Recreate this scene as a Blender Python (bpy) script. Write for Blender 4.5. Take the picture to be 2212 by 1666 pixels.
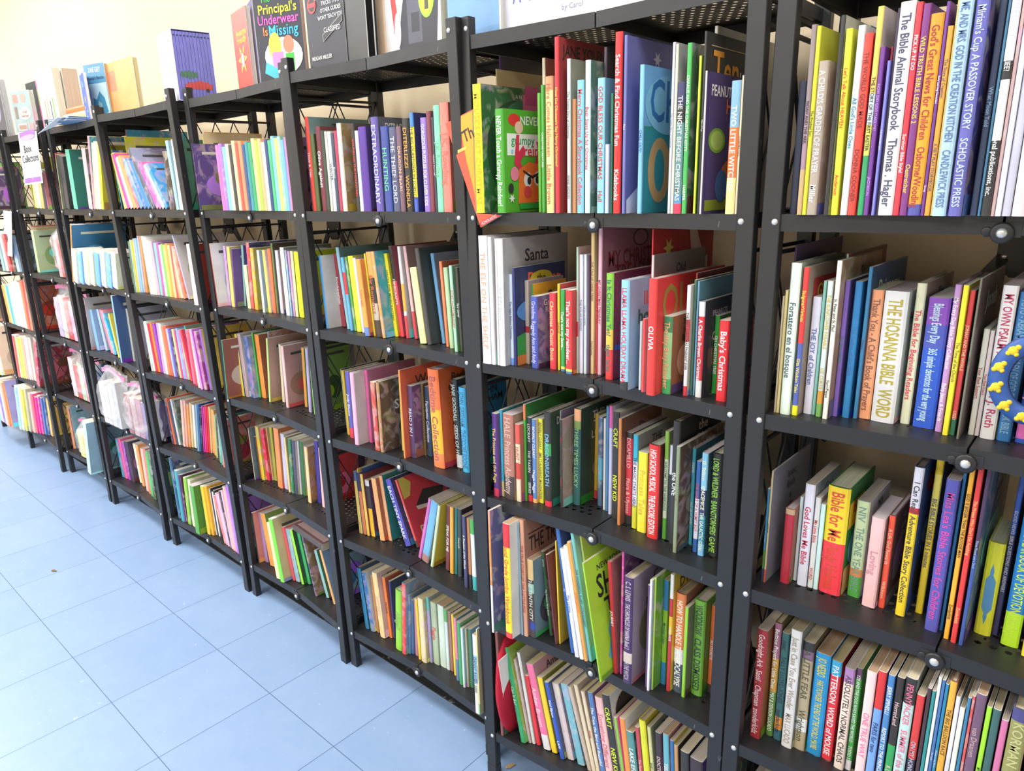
import bpy, math, random, re
from mathutils import Vector, Matrix
R_ = random.Random(7)
S = bpy.context.scene
for o in list(bpy.data.objects): bpy.data.objects.remove(o)

# ------------------------------------------------------------ camera, light, exposure
CAM = (0.0, -1.07089, 1.44133); YAW, PITCH, ROLL, FPX = 0.7336, 0.2728, -0.0247, 1541.1
cam = bpy.data.objects.new('camera', bpy.data.cameras.new('camera'))
S.collection.objects.link(cam); S.camera = cam
cam.data.sensor_width = 36; cam.data.lens = FPX / 2212 * 36; cam.data.clip_start = .02
def cam_matrix():
    cy, sy, cp, sp = math.cos(YAW), math.sin(YAW), math.cos(PITCH), math.sin(PITCH)
    cr, sr = math.cos(ROLL), math.sin(ROLL)
    F = Vector((-sy*cp, cy*cp, -sp)); r = Vector((cy, sy, 0)); u = r.cross(F)
    X = cr*r + sr*u; Y = -sr*r + cr*u
    return Matrix.Translation(CAM) @ Matrix((X, Y, -F)).transposed().to_4x4()
cam.matrix_world = cam_matrix()
S.view_settings.view_transform = 'Standard'; S.view_settings.look = 'None'
S.view_settings.exposure = 0.1; S.view_settings.gamma = 1; S.view_settings.use_curve_mapping = False
W = bpy.data.worlds.new('world'); S.world = W; W.use_nodes = True
W.node_tree.nodes['Background'].inputs[0].default_value = (1, .98, .95, 1)
W.node_tree.nodes['Background'].inputs[1].default_value = .5
def lamp(x, y, sx, sy, e, rz=0):
    L = bpy.data.lights.new('ceiling_lamp', 'AREA'); L.shape = 'RECTANGLE'; L.size = sx; L.size_y = sy
    L.energy = e; L.color = (1, .985, .95)
    o = bpy.data.objects.new('ceiling_lamp', L); S.collection.objects.link(o)
    o.location = (x, y, 2.86); o.rotation_euler = (0, 0, rz); return o
LAMP = 38
for x, k in ((-6.4, 1.35), (-4.2, 1.2), (-2.0, 1.0), (.2, .72)):
    for y in (-.75, -3.0):
        lamp(x, y, 1.2, .6, k*LAMP*(.85 if y > -2 else 1.5))

# ------------------------------------------------------------ colours and materials
def lin(c): return tuple(v/12.92 if v <= .04045 else ((v+.055)/1.055)**2.4 for v in c)
def hx(s):
    s = s.strip()[:3]; return lin(tuple(int(c, 16)/15 for c in s))
MATS = {}
def mat(name, col=None, rough=.5, metal=0, spec=.5, fn=None, **kw):
    m = bpy.data.materials.new(name); m.use_nodes = True
    N = m.node_tree.nodes; L = m.node_tree.links; b = N['Principled BSDF']
    if col: b.inputs['Base Color'].default_value = (*col, 1)
    b.inputs['Roughness'].default_value = rough; b.inputs['Metallic'].default_value = metal
    b.inputs['Specular IOR Level'].default_value = spec
    for k, v in kw.items(): b.inputs[k.replace('_', ' ')].default_value = v
    if fn: fn(N, L, b)
    MATS[name] = m; return m
def nd(N, t, **kw):
    n = N.new(t)
    for k, v in kw.items():
        if isinstance(v, (int, float, tuple, str, bool)) and hasattr(n, k): setattr(n, k, v)
        else: n.inputs[k.replace('_', ' ')].default_value = v
    return n
def f_cover(art):
    def f(N, L, b):
        a = N.new('ShaderNodeAttribute'); a.attribute_name = 'Col'
        tc = N.new('ShaderNodeTexCoord'); oi = N.new('ShaderNodeObjectInfo')
        ad = N.new('ShaderNodeVectorMath'); ad.operation = 'ADD'
        mu = N.new('ShaderNodeVectorMath'); mu.operation = 'SCALE'; mu.inputs['Scale'].default_value = 9
        L.new(oi.outputs['Random'], mu.inputs[0]); L.new(tc.outputs['Object'], ad.inputs[0]); L.new(mu.outputs[0], ad.inputs[1])
        n1 = N.new('ShaderNodeTexNoise'); n1.inputs['Scale'].default_value = 26 if art else 14; n1.inputs['Detail'].default_value = 3
        n1.inputs['Distortion'].default_value = 1.2 if art else 0
        L.new(ad.outputs[0], n1.inputs['Vector'])
        mx = N.new('ShaderNodeMix'); mx.data_type = 'RGBA'
        if art:
            hs = N.new('ShaderNodeHueSaturation'); hs.inputs['Saturation'].default_value = 1.25; hs.inputs['Value'].default_value = 1.2
            L.new(n1.outputs['Color'], hs.inputs['Color'])
            rp = N.new('ShaderNodeMapRange'); rp.inputs['From Min'].default_value = .48; rp.inputs['From Max'].default_value = .6
            rp.inputs['To Max'].default_value = .38
            L.new(n1.outputs['Fac'], rp.inputs['Value']); L.new(rp.outputs['Result'], mx.inputs['Factor'])
            L.new(hs.outputs['Color'], mx.inputs['B'])
        else:
            hs = N.new('ShaderNodeHueSaturation'); hs.inputs['Value'].default_value = .86
            rp = N.new('ShaderNodeMapRange'); rp.inputs['From Min'].default_value = .4; rp.inputs['From Max'].default_value = .7
            L.new(n1.outputs['Fac'], rp.inputs['Value']); L.new(rp.outputs['Result'], mx.inputs['Factor'])
            L.new(a.outputs['Color'], hs.inputs['Color']); L.new(hs.outputs['Color'], mx.inputs['B'])
        L.new(a.outputs['Color'], mx.inputs['A'])
        h3 = N.new('ShaderNodeHueSaturation'); h3.inputs['Saturation'].default_value = 1.0; L.new(mx.outputs['Result'], h3.inputs['Color'])
        m4 = N.new('ShaderNodeMix'); m4.data_type = 'RGBA'; m4.inputs['Factor'].default_value = .035; m4.inputs['B'].default_value = (.9, .9, .88, 1)
        L.new(h3.outputs['Color'], m4.inputs['A']); L.new(m4.outputs['Result'], b.inputs['Base Color'])
        n2 = N.new('ShaderNodeTexNoise'); n2.inputs['Scale'].default_value = 60
        bp_ = N.new('ShaderNodeBump'); bp_.inputs['Strength'].default_value = .06; bp_.inputs['Distance'].default_value = .001
        L.new(n2.outputs['Fac'], bp_.inputs['Height']); L.new(bp_.outputs[0], b.inputs['Normal'])
    return f
mat('printed_cover', rough=.38, spec=.45, fn=f_cover(False))
mat('illustrated_cover', rough=.34, spec=.45, fn=f_cover(True))
def f_page(N, L, b):
    a = N.new('ShaderNodeAttribute'); a.attribute_name = 'Col'
    tc = N.new('ShaderNodeTexCoord'); mp = N.new('ShaderNodeMapping'); mp.inputs['Scale'].default_value = (1400, 9, 9)
    n = N.new('ShaderNodeTexNoise'); n.inputs['Scale'].default_value = 1; n.inputs['Detail'].default_value = 2
    L.new(tc.outputs['Object'], mp.inputs[0]); L.new(mp.outputs[0], n.inputs['Vector'])
    rp = N.new('ShaderNodeMapRange'); rp.inputs['From Min'].default_value = .3; rp.inputs['From Max'].default_value = .7; rp.inputs['To Min'].default_value = .72; rp.inputs['To Max'].default_value = 1.0
    L.new(n.outputs['Fac'], rp.inputs['Value'])
    vm = N.new('ShaderNodeVectorMath'); vm.operation = 'SCALE'
    L.new(a.outputs['Color'], vm.inputs[0]); L.new(rp.outputs['Result'], vm.inputs['Scale']); L.new(vm.outputs[0], b.inputs['Base Color'])
mat('page_paper', rough=.9, spec=.1, fn=f_page)
def f_black(N, L, b):
    tc = N.new('ShaderNodeTexCoord')
    n = nd(N, 'ShaderNodeTexNoise'); n.inputs['Scale'].default_value = 18; n.inputs['Detail'].default_value = 5
    L.new(tc.outputs['Object'], n.inputs['Vector'])
    rp = N.new('ShaderNodeMapRange'); rp.inputs['To Min'].default_value = .34; rp.inputs['To Max'].default_value = .56
    L.new(n.outputs['Fac'], rp.inputs['Value']); L.new(rp.outputs['Result'], b.inputs['Roughness'])
    mp = N.new('ShaderNodeMapping'); mp.inputs['Scale'].default_value = (60, 60, 9); mp.inputs['Rotation'].default_value = (.3, .2, .5)
    v = N.new('ShaderNodeTexVoronoi'); v.feature = 'DISTANCE_TO_EDGE'; v.inputs['Scale'].default_value = .8
    L.new(tc.outputs['Object'], mp.inputs[0]); L.new(mp.outputs[0], v.inputs['Vector'])
    n3 = N.new('ShaderNodeTexNoise'); n3.inputs['Scale'].default_value = 22; L.new(tc.outputs['Object'], n3.inputs['Vector'])
    gt = N.new('ShaderNodeMath'); gt.operation = 'GREATER_THAN'; gt.inputs[1].default_value = .73; L.new(n3.outputs['Fac'], gt.inputs[0])
    lt = N.new('ShaderNodeMath'); lt.operation = 'LESS_THAN'; lt.inputs[1].default_value = .02; L.new(v.outputs['Distance'], lt.inputs[0])
    mm = N.new('ShaderNodeMath'); mm.operation = 'MULTIPLY'; L.new(gt.outputs[0], mm.inputs[0]); L.new(lt.outputs[0], mm.inputs[1])
    mx = N.new('ShaderNodeMix'); mx.data_type = 'RGBA'; mx.inputs['A'].default_value = (.016, .016, .018, 1); mx.inputs['B'].default_value = (.12, .12, .12, 1)
    L.new(mm.outputs[0], mx.inputs['Factor']); L.new(mx.outputs['Result'], b.inputs['Base Color'])
mat('black_painted_steel', rough=.45, spec=.6, fn=f_black)
mat('zinc_bolt', (.72, .73, .72), rough=.3, metal=.6)
def speck(N, L, b):
    tc = N.new('ShaderNodeTexCoord'); n = N.new('ShaderNodeTexNoise'); n.inputs['Scale'].default_value = 90
    L.new(tc.outputs['Object'], n.inputs['Vector'])
    rp = N.new('ShaderNodeMapRange'); rp.inputs['From Min'].default_value = .66; rp.inputs['From Max'].default_value = .75
    L.new(n.outputs['Fac'], rp.inputs['Value'])
    mx = N.new('ShaderNodeMix'); mx.data_type = 'RGBA'; mx.inputs['A'].default_value = (.02, .02, .022, 1); mx.inputs['B'].default_value = (.25, .23, .2, 1)
    L.new(rp.outputs['Result'], mx.inputs['Factor']); L.new(mx.outputs['Result'], b.inputs['Base Color'])
mat('black_rubber_mat', rough=.7, fn=speck)
def f_floor(N, L, b):
    g = N.new('ShaderNodeNewGeometry'); sx = N.new('ShaderNodeSeparateXYZ'); L.new(g.outputs['Position'], sx.inputs[0])
    masks = []; ids = []
    for ax, off in (('X', -2.0905 + .3255*40), ('Y', -.5525 + .3255*40)):
        a = N.new('ShaderNodeMath'); a.operation = 'ADD'; a.inputs[1].default_value = off; L.new(sx.outputs[ax], a.inputs[0])
        if ax == 'X': a.inputs[1].default_value = 2.0905 + .3255*40
        else: a.inputs[1].default_value = .5525 + .3255*40
        d = N.new('ShaderNodeMath'); d.operation = 'DIVIDE'; d.inputs[1].default_value = .3255; L.new(a.outputs[0], d.inputs[0])
        fr = N.new('ShaderNodeMath'); fr.operation = 'FRACT'; L.new(d.outputs[0], fr.inputs[0])
        s = N.new('ShaderNodeMath'); s.operation = 'SUBTRACT'; s.inputs[1].default_value = .5; L.new(fr.outputs[0], s.inputs[0])
        ab = N.new('ShaderNodeMath'); ab.operation = 'ABSOLUTE'; L.new(s.outputs[0], ab.inputs[0])
        gt = N.new('ShaderNodeMath'); gt.operation = 'GREATER_THAN'; gt.inputs[1].default_value = .4972; L.new(ab.outputs[0], gt.inputs[0]); masks.append(gt)
        fl = N.new('ShaderNodeMath'); fl.operation = 'FLOOR'; L.new(d.outputs[0], fl.inputs[0]); ids.append(fl)
    mxx = N.new('ShaderNodeMath'); mxx.operation = 'MAXIMUM'; L.new(masks[0].outputs[0], mxx.inputs[0]); L.new(masks[1].outputs[0], mxx.inputs[1])
    cb = N.new('ShaderNodeCombineXYZ'); L.new(ids[0].outputs[0], cb.inputs[0]); L.new(ids[1].outputs[0], cb.inputs[1])
    wn = N.new('ShaderNodeTexWhiteNoise'); L.new(cb.outputs[0], wn.inputs['Vector'])
    n = N.new('ShaderNodeTexNoise'); n.inputs['Scale'].default_value = 9; n.inputs['Detail'].default_value = 8; n.inputs['Roughness'].default_value = .75
    L.new(g.outputs['Position'], n.inputs['Vector'])
    m1 = N.new('ShaderNodeMix'); m1.data_type = 'RGBA'; m1.inputs['A'].default_value = (.225, .35, .57, 1); m1.inputs['B'].default_value = (.31, .435, .66, 1)
    ad = N.new('ShaderNodeMath'); ad.operation = 'MULTIPLY_ADD'; ad.inputs[1].default_value = .25
    L.new(wn.outputs['Value'], ad.inputs[0]); L.new(n.outputs['Fac'], ad.inputs[2]); L.new(ad.outputs[0], m1.inputs['Factor'])
    # scuffs
    n2 = N.new('ShaderNodeTexNoise'); n2.inputs['Scale'].default_value = 55; n2.inputs['Detail'].default_value = 2; L.new(g.outputs['Position'], n2.inputs['Vector'])
    rp = N.new('ShaderNodeMapRange'); rp.inputs['From Min'].default_value = .7; rp.inputs['From Max'].default_value = .78; rp.inputs['To Max'].default_value = .38
    L.new(n2.outputs['Fac'], rp.inputs['Value'])
    m3 = N.new('ShaderNodeMix'); m3.data_type = 'RGBA'; m3.inputs['B'].default_value = (.75, .85, .95, 1)
    L.new(rp.outputs['Result'], m3.inputs['Factor']); L.new(m1.outputs['Result'], m3.inputs['A'])
    m2 = N.new('ShaderNodeMix'); m2.data_type = 'RGBA'; m2.inputs['B'].default_value = (.05, .12, .22, 1)
    L.new(mxx.outputs[0], m2.inputs['Factor']); L.new(m3.outputs['Result'], m2.inputs['A']); L.new(m2.outputs['Result'], b.inputs['Base Color'])
    r2 = N.new('ShaderNodeMapRange'); r2.inputs['To Min'].default_value = .25; r2.inputs['To Max'].default_value = .45
    L.new(n.outputs['Fac'], r2.inputs['Value']); L.new(r2.outputs['Result'], b.inputs['Roughness'])
mat('blue_vinyl_tile', rough=.35, spec=.5, fn=f_floor)
def f_wall(N, L, b):
    tc = N.new('ShaderNodeTexCoord'); n = N.new('ShaderNodeTexNoise'); n.inputs['Scale'].default_value = 1.6; n.inputs['Detail'].default_value = 6
    L.new(tc.outputs['Object'], n.inputs['Vector'])
    mx = N.new('ShaderNodeMix'); mx.data_type = 'RGBA'; mx.inputs['A'].default_value = (.80, .655, .45, 1); mx.inputs['B'].default_value = (.86, .72, .51, 1)
    L.new(n.outputs['Fac'], mx.inputs['Factor']); L.new(mx.outputs['Result'], b.inputs['Base Color'])
    n2 = N.new('ShaderNodeTexNoise'); n2.inputs['Scale'].default_value = 160; L.new(tc.outputs['Object'], n2.inputs['Vector'])
    bp_ = N.new('ShaderNodeBump'); bp_.inputs['Strength'].default_value = .15; bp_.inputs['Distance'].default_value = .002
    L.new(n2.outputs['Fac'], bp_.inputs['Height']); L.new(bp_.outputs[0], b.inputs['Normal'])
mat('cream_wall_paint', rough=.8, spec=.2, fn=f_wall)
mat('white_ceiling_paint', (.85, .85, .83), rough=.9)
def f_attr(N, L, b):
    a = N.new('ShaderNodeAttribute'); a.attribute_name = 'Col'; L.new(a.outputs['Color'], b.inputs['Base Color'])
mat('plain_paper', rough=.6, spec=.3, fn=f_attr)
def f_bag(N, L, b):
    tc = N.new('ShaderNodeTexCoord'); n = N.new('ShaderNodeTexNoise'); n.inputs['Scale'].default_value = 14; n.inputs['Detail'].default_value = 2; n.inputs['Distortion'].default_value = .8
    L.new(tc.outputs['Object'], n.inputs['Vector'])
    bp_ = N.new('ShaderNodeBump'); bp_.inputs['Strength'].default_value = .7; bp_.inputs['Distance'].default_value = .01
    L.new(n.outputs['Fac'], bp_.inputs['Height']); L.new(bp_.outputs[0], b.inputs['Normal'])
    rp = N.new('ShaderNodeMapRange'); rp.inputs['From Min'].default_value = .35; rp.inputs['From Max'].default_value = .7; rp.inputs['To Min'].default_value = .12; rp.inputs['To Max'].default_value = .55
    L.new(n.outputs['Fac'], rp.inputs['Value']); L.new(rp.outputs['Result'], b.inputs['Alpha'])
mat('clear_plastic_film', (.9, .9, .92), rough=.12, spec=.8, fn=f_bag)
mat('pink_plastic_zip', (.9, .25, .5), rough=.25, spec=.6, Alpha=.9)
def f_cloth(N, L, b):
    tc = N.new('ShaderNodeTexCoord'); n = N.new('ShaderNodeTexNoise'); n.inputs['Scale'].default_value = 30
    L.new(tc.outputs['Object'], n.inputs['Vector']); bp_ = N.new('ShaderNodeBump'); bp_.inputs['Strength'].default_value = .4; bp_.inputs['Distance'].default_value = .004
    L.new(n.outputs['Fac'], bp_.inputs['Height']); L.new(bp_.outputs[0], b.inputs['Normal'])
mat('red_padded_fabric', hx('b13'), rough=.75, fn=f_cloth)

# ------------------------------------------------------------ mesh builder
class MB:
    def __init__(s): s.v = []; s.f = []; s.c = []; s.m = []; s.sm = []
    def add(s, vs, fs, col=(1, 1, 1), mi=0, M=None, smooth=False):
        n = len(s.v)
        if M is not None: vs = [M @ Vector(v) for v in vs]
        s.v += [tuple(v) for v in vs]
        for k, f in enumerate(fs):
            s.f.append([i + n for i in f]); s.c.append(col[k] if isinstance(col, list) else col); s.m.append(mi); s.sm.append(smooth)
    def box(s, a, b, col=(1, 1, 1), mi=0, M=None):
        (x0, y0, z0), (x1, y1, z1) = a, b
        s.add([(x0, y0, z0), (x1, y0, z0), (x1, y1, z0), (x0, y1, z0), (x0, y0, z1), (x1, y0, z1), (x1, y1, z1), (x0, y1, z1)],
              [(0, 3, 2, 1), (4, 5, 6, 7), (0, 1, 5, 4), (1, 2, 6, 5), (2, 3, 7, 6), (3, 0, 4, 7)], col, mi, M)
    def bbox(s, a, b, r, col=(1, 1, 1), mi=0, M=None):
        # box with chamfered vertical edges
        (x0, y0, z0), (x1, y1, z1) = a, b
        p = [(x0+r, y0), (x1-r, y0), (x1, y0+r), (x1, y1-r), (x1-r, y1), (x0+r, y1), (x0, y1-r), (x0, y0+r)]
        s.prism(p, z0, z1, col, mi, M)
    def prism(s, p, z0, z1, col=(1, 1, 1), mi=0, M=None, smooth=False):
        n = len(p)
        vs = [(x, y, z0) for x, y in p] + [(x, y, z1) for x, y in p]
        s.add(vs, [tuple(range(n))[::-1], tuple(range(n, 2*n))], col, mi, M)
        s.add(vs, [(i, (i+1) % n, n+(i+1) % n, n+i) for i in range(n)], col, mi, M, smooth)
    def rod(s, a, b, r, col=(1, 1, 1), mi=0, n=6, M=None):
        a = Vector(a); b = Vector(b); d = (b-a).normalized(); t = Vector((0, 0, 1)) if abs(d.z) < .9 else Vector((1, 0, 0))
        u = d.cross(t).normalized(); w = d.cross(u)
        vs = [p + r*(math.cos(k*math.tau/n)*u + math.sin(k*math.tau/n)*w) for p in (a, b) for k in range(n)]
        s.add(vs, [(k, (k+1) % n, n+(k+1) % n, n+k) for k in range(n)] + [tuple(range(n))[::-1], tuple(range(n, 2*n))], col, mi, M)
    def dome(s, c, r, h, mi=0, n=10, col=(1, 1, 1)):
        # bolt head bulging towards -y
        vs = []; cx, cy, cz = c
        for q, (rr, hh) in enumerate(((1, 0), (.95, .35), (.7, .75), (.3, .97))):
            vs += [(cx + r*rr*math.cos(k*math.tau/n), cy - h*hh, cz + r*rr*math.sin(k*math.tau/n)) for k in range(n)]
        fs = [(q*n+k, q*n+(k+1) % n, (q+1)*n+(k+1) % n, (q+1)*n+k) for q in range(3) for k in range(n)] + [tuple(range(3*n, 4*n))]
        s.add(vs, fs, col, mi, None, True)
    def build(s, name, mats, parent=None, M=None):
        me = bpy.data.meshes.new(name); me.from_pydata(s.v, [], s.f)
        for m in mats: me.materials.append(MATS[m])
        me.polygons.foreach_set('material_index', s.m); me.polygons.foreach_set('use_smooth', s.sm)
        at = me.color_attributes.new('Col', 'FLOAT_COLOR', 'CORNER'); arr = []
        for f, c in zip(s.f, s.c): arr += [c[0], c[1], c[2], 1.0]*len(f)
        at.data.foreach_set('color', arr); me.update()
        o = bpy.data.objects.new(name, me); S.collection.objects.link(o)
        if parent: o.parent = parent
        if M is not None: o.matrix_local = M
        return o
def tag(o, label, cat, group=None, kind=None):
    if label: o['label'] = label
    if cat: o['category'] = cat
    if group: o['group'] = group
    if kind: o['kind'] = kind
    return o
def empty(name, M):
    o = bpy.data.objects.new(name, None); S.collection.objects.link(o); o.matrix_world = M; o.empty_display_size = .05; return o

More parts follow.
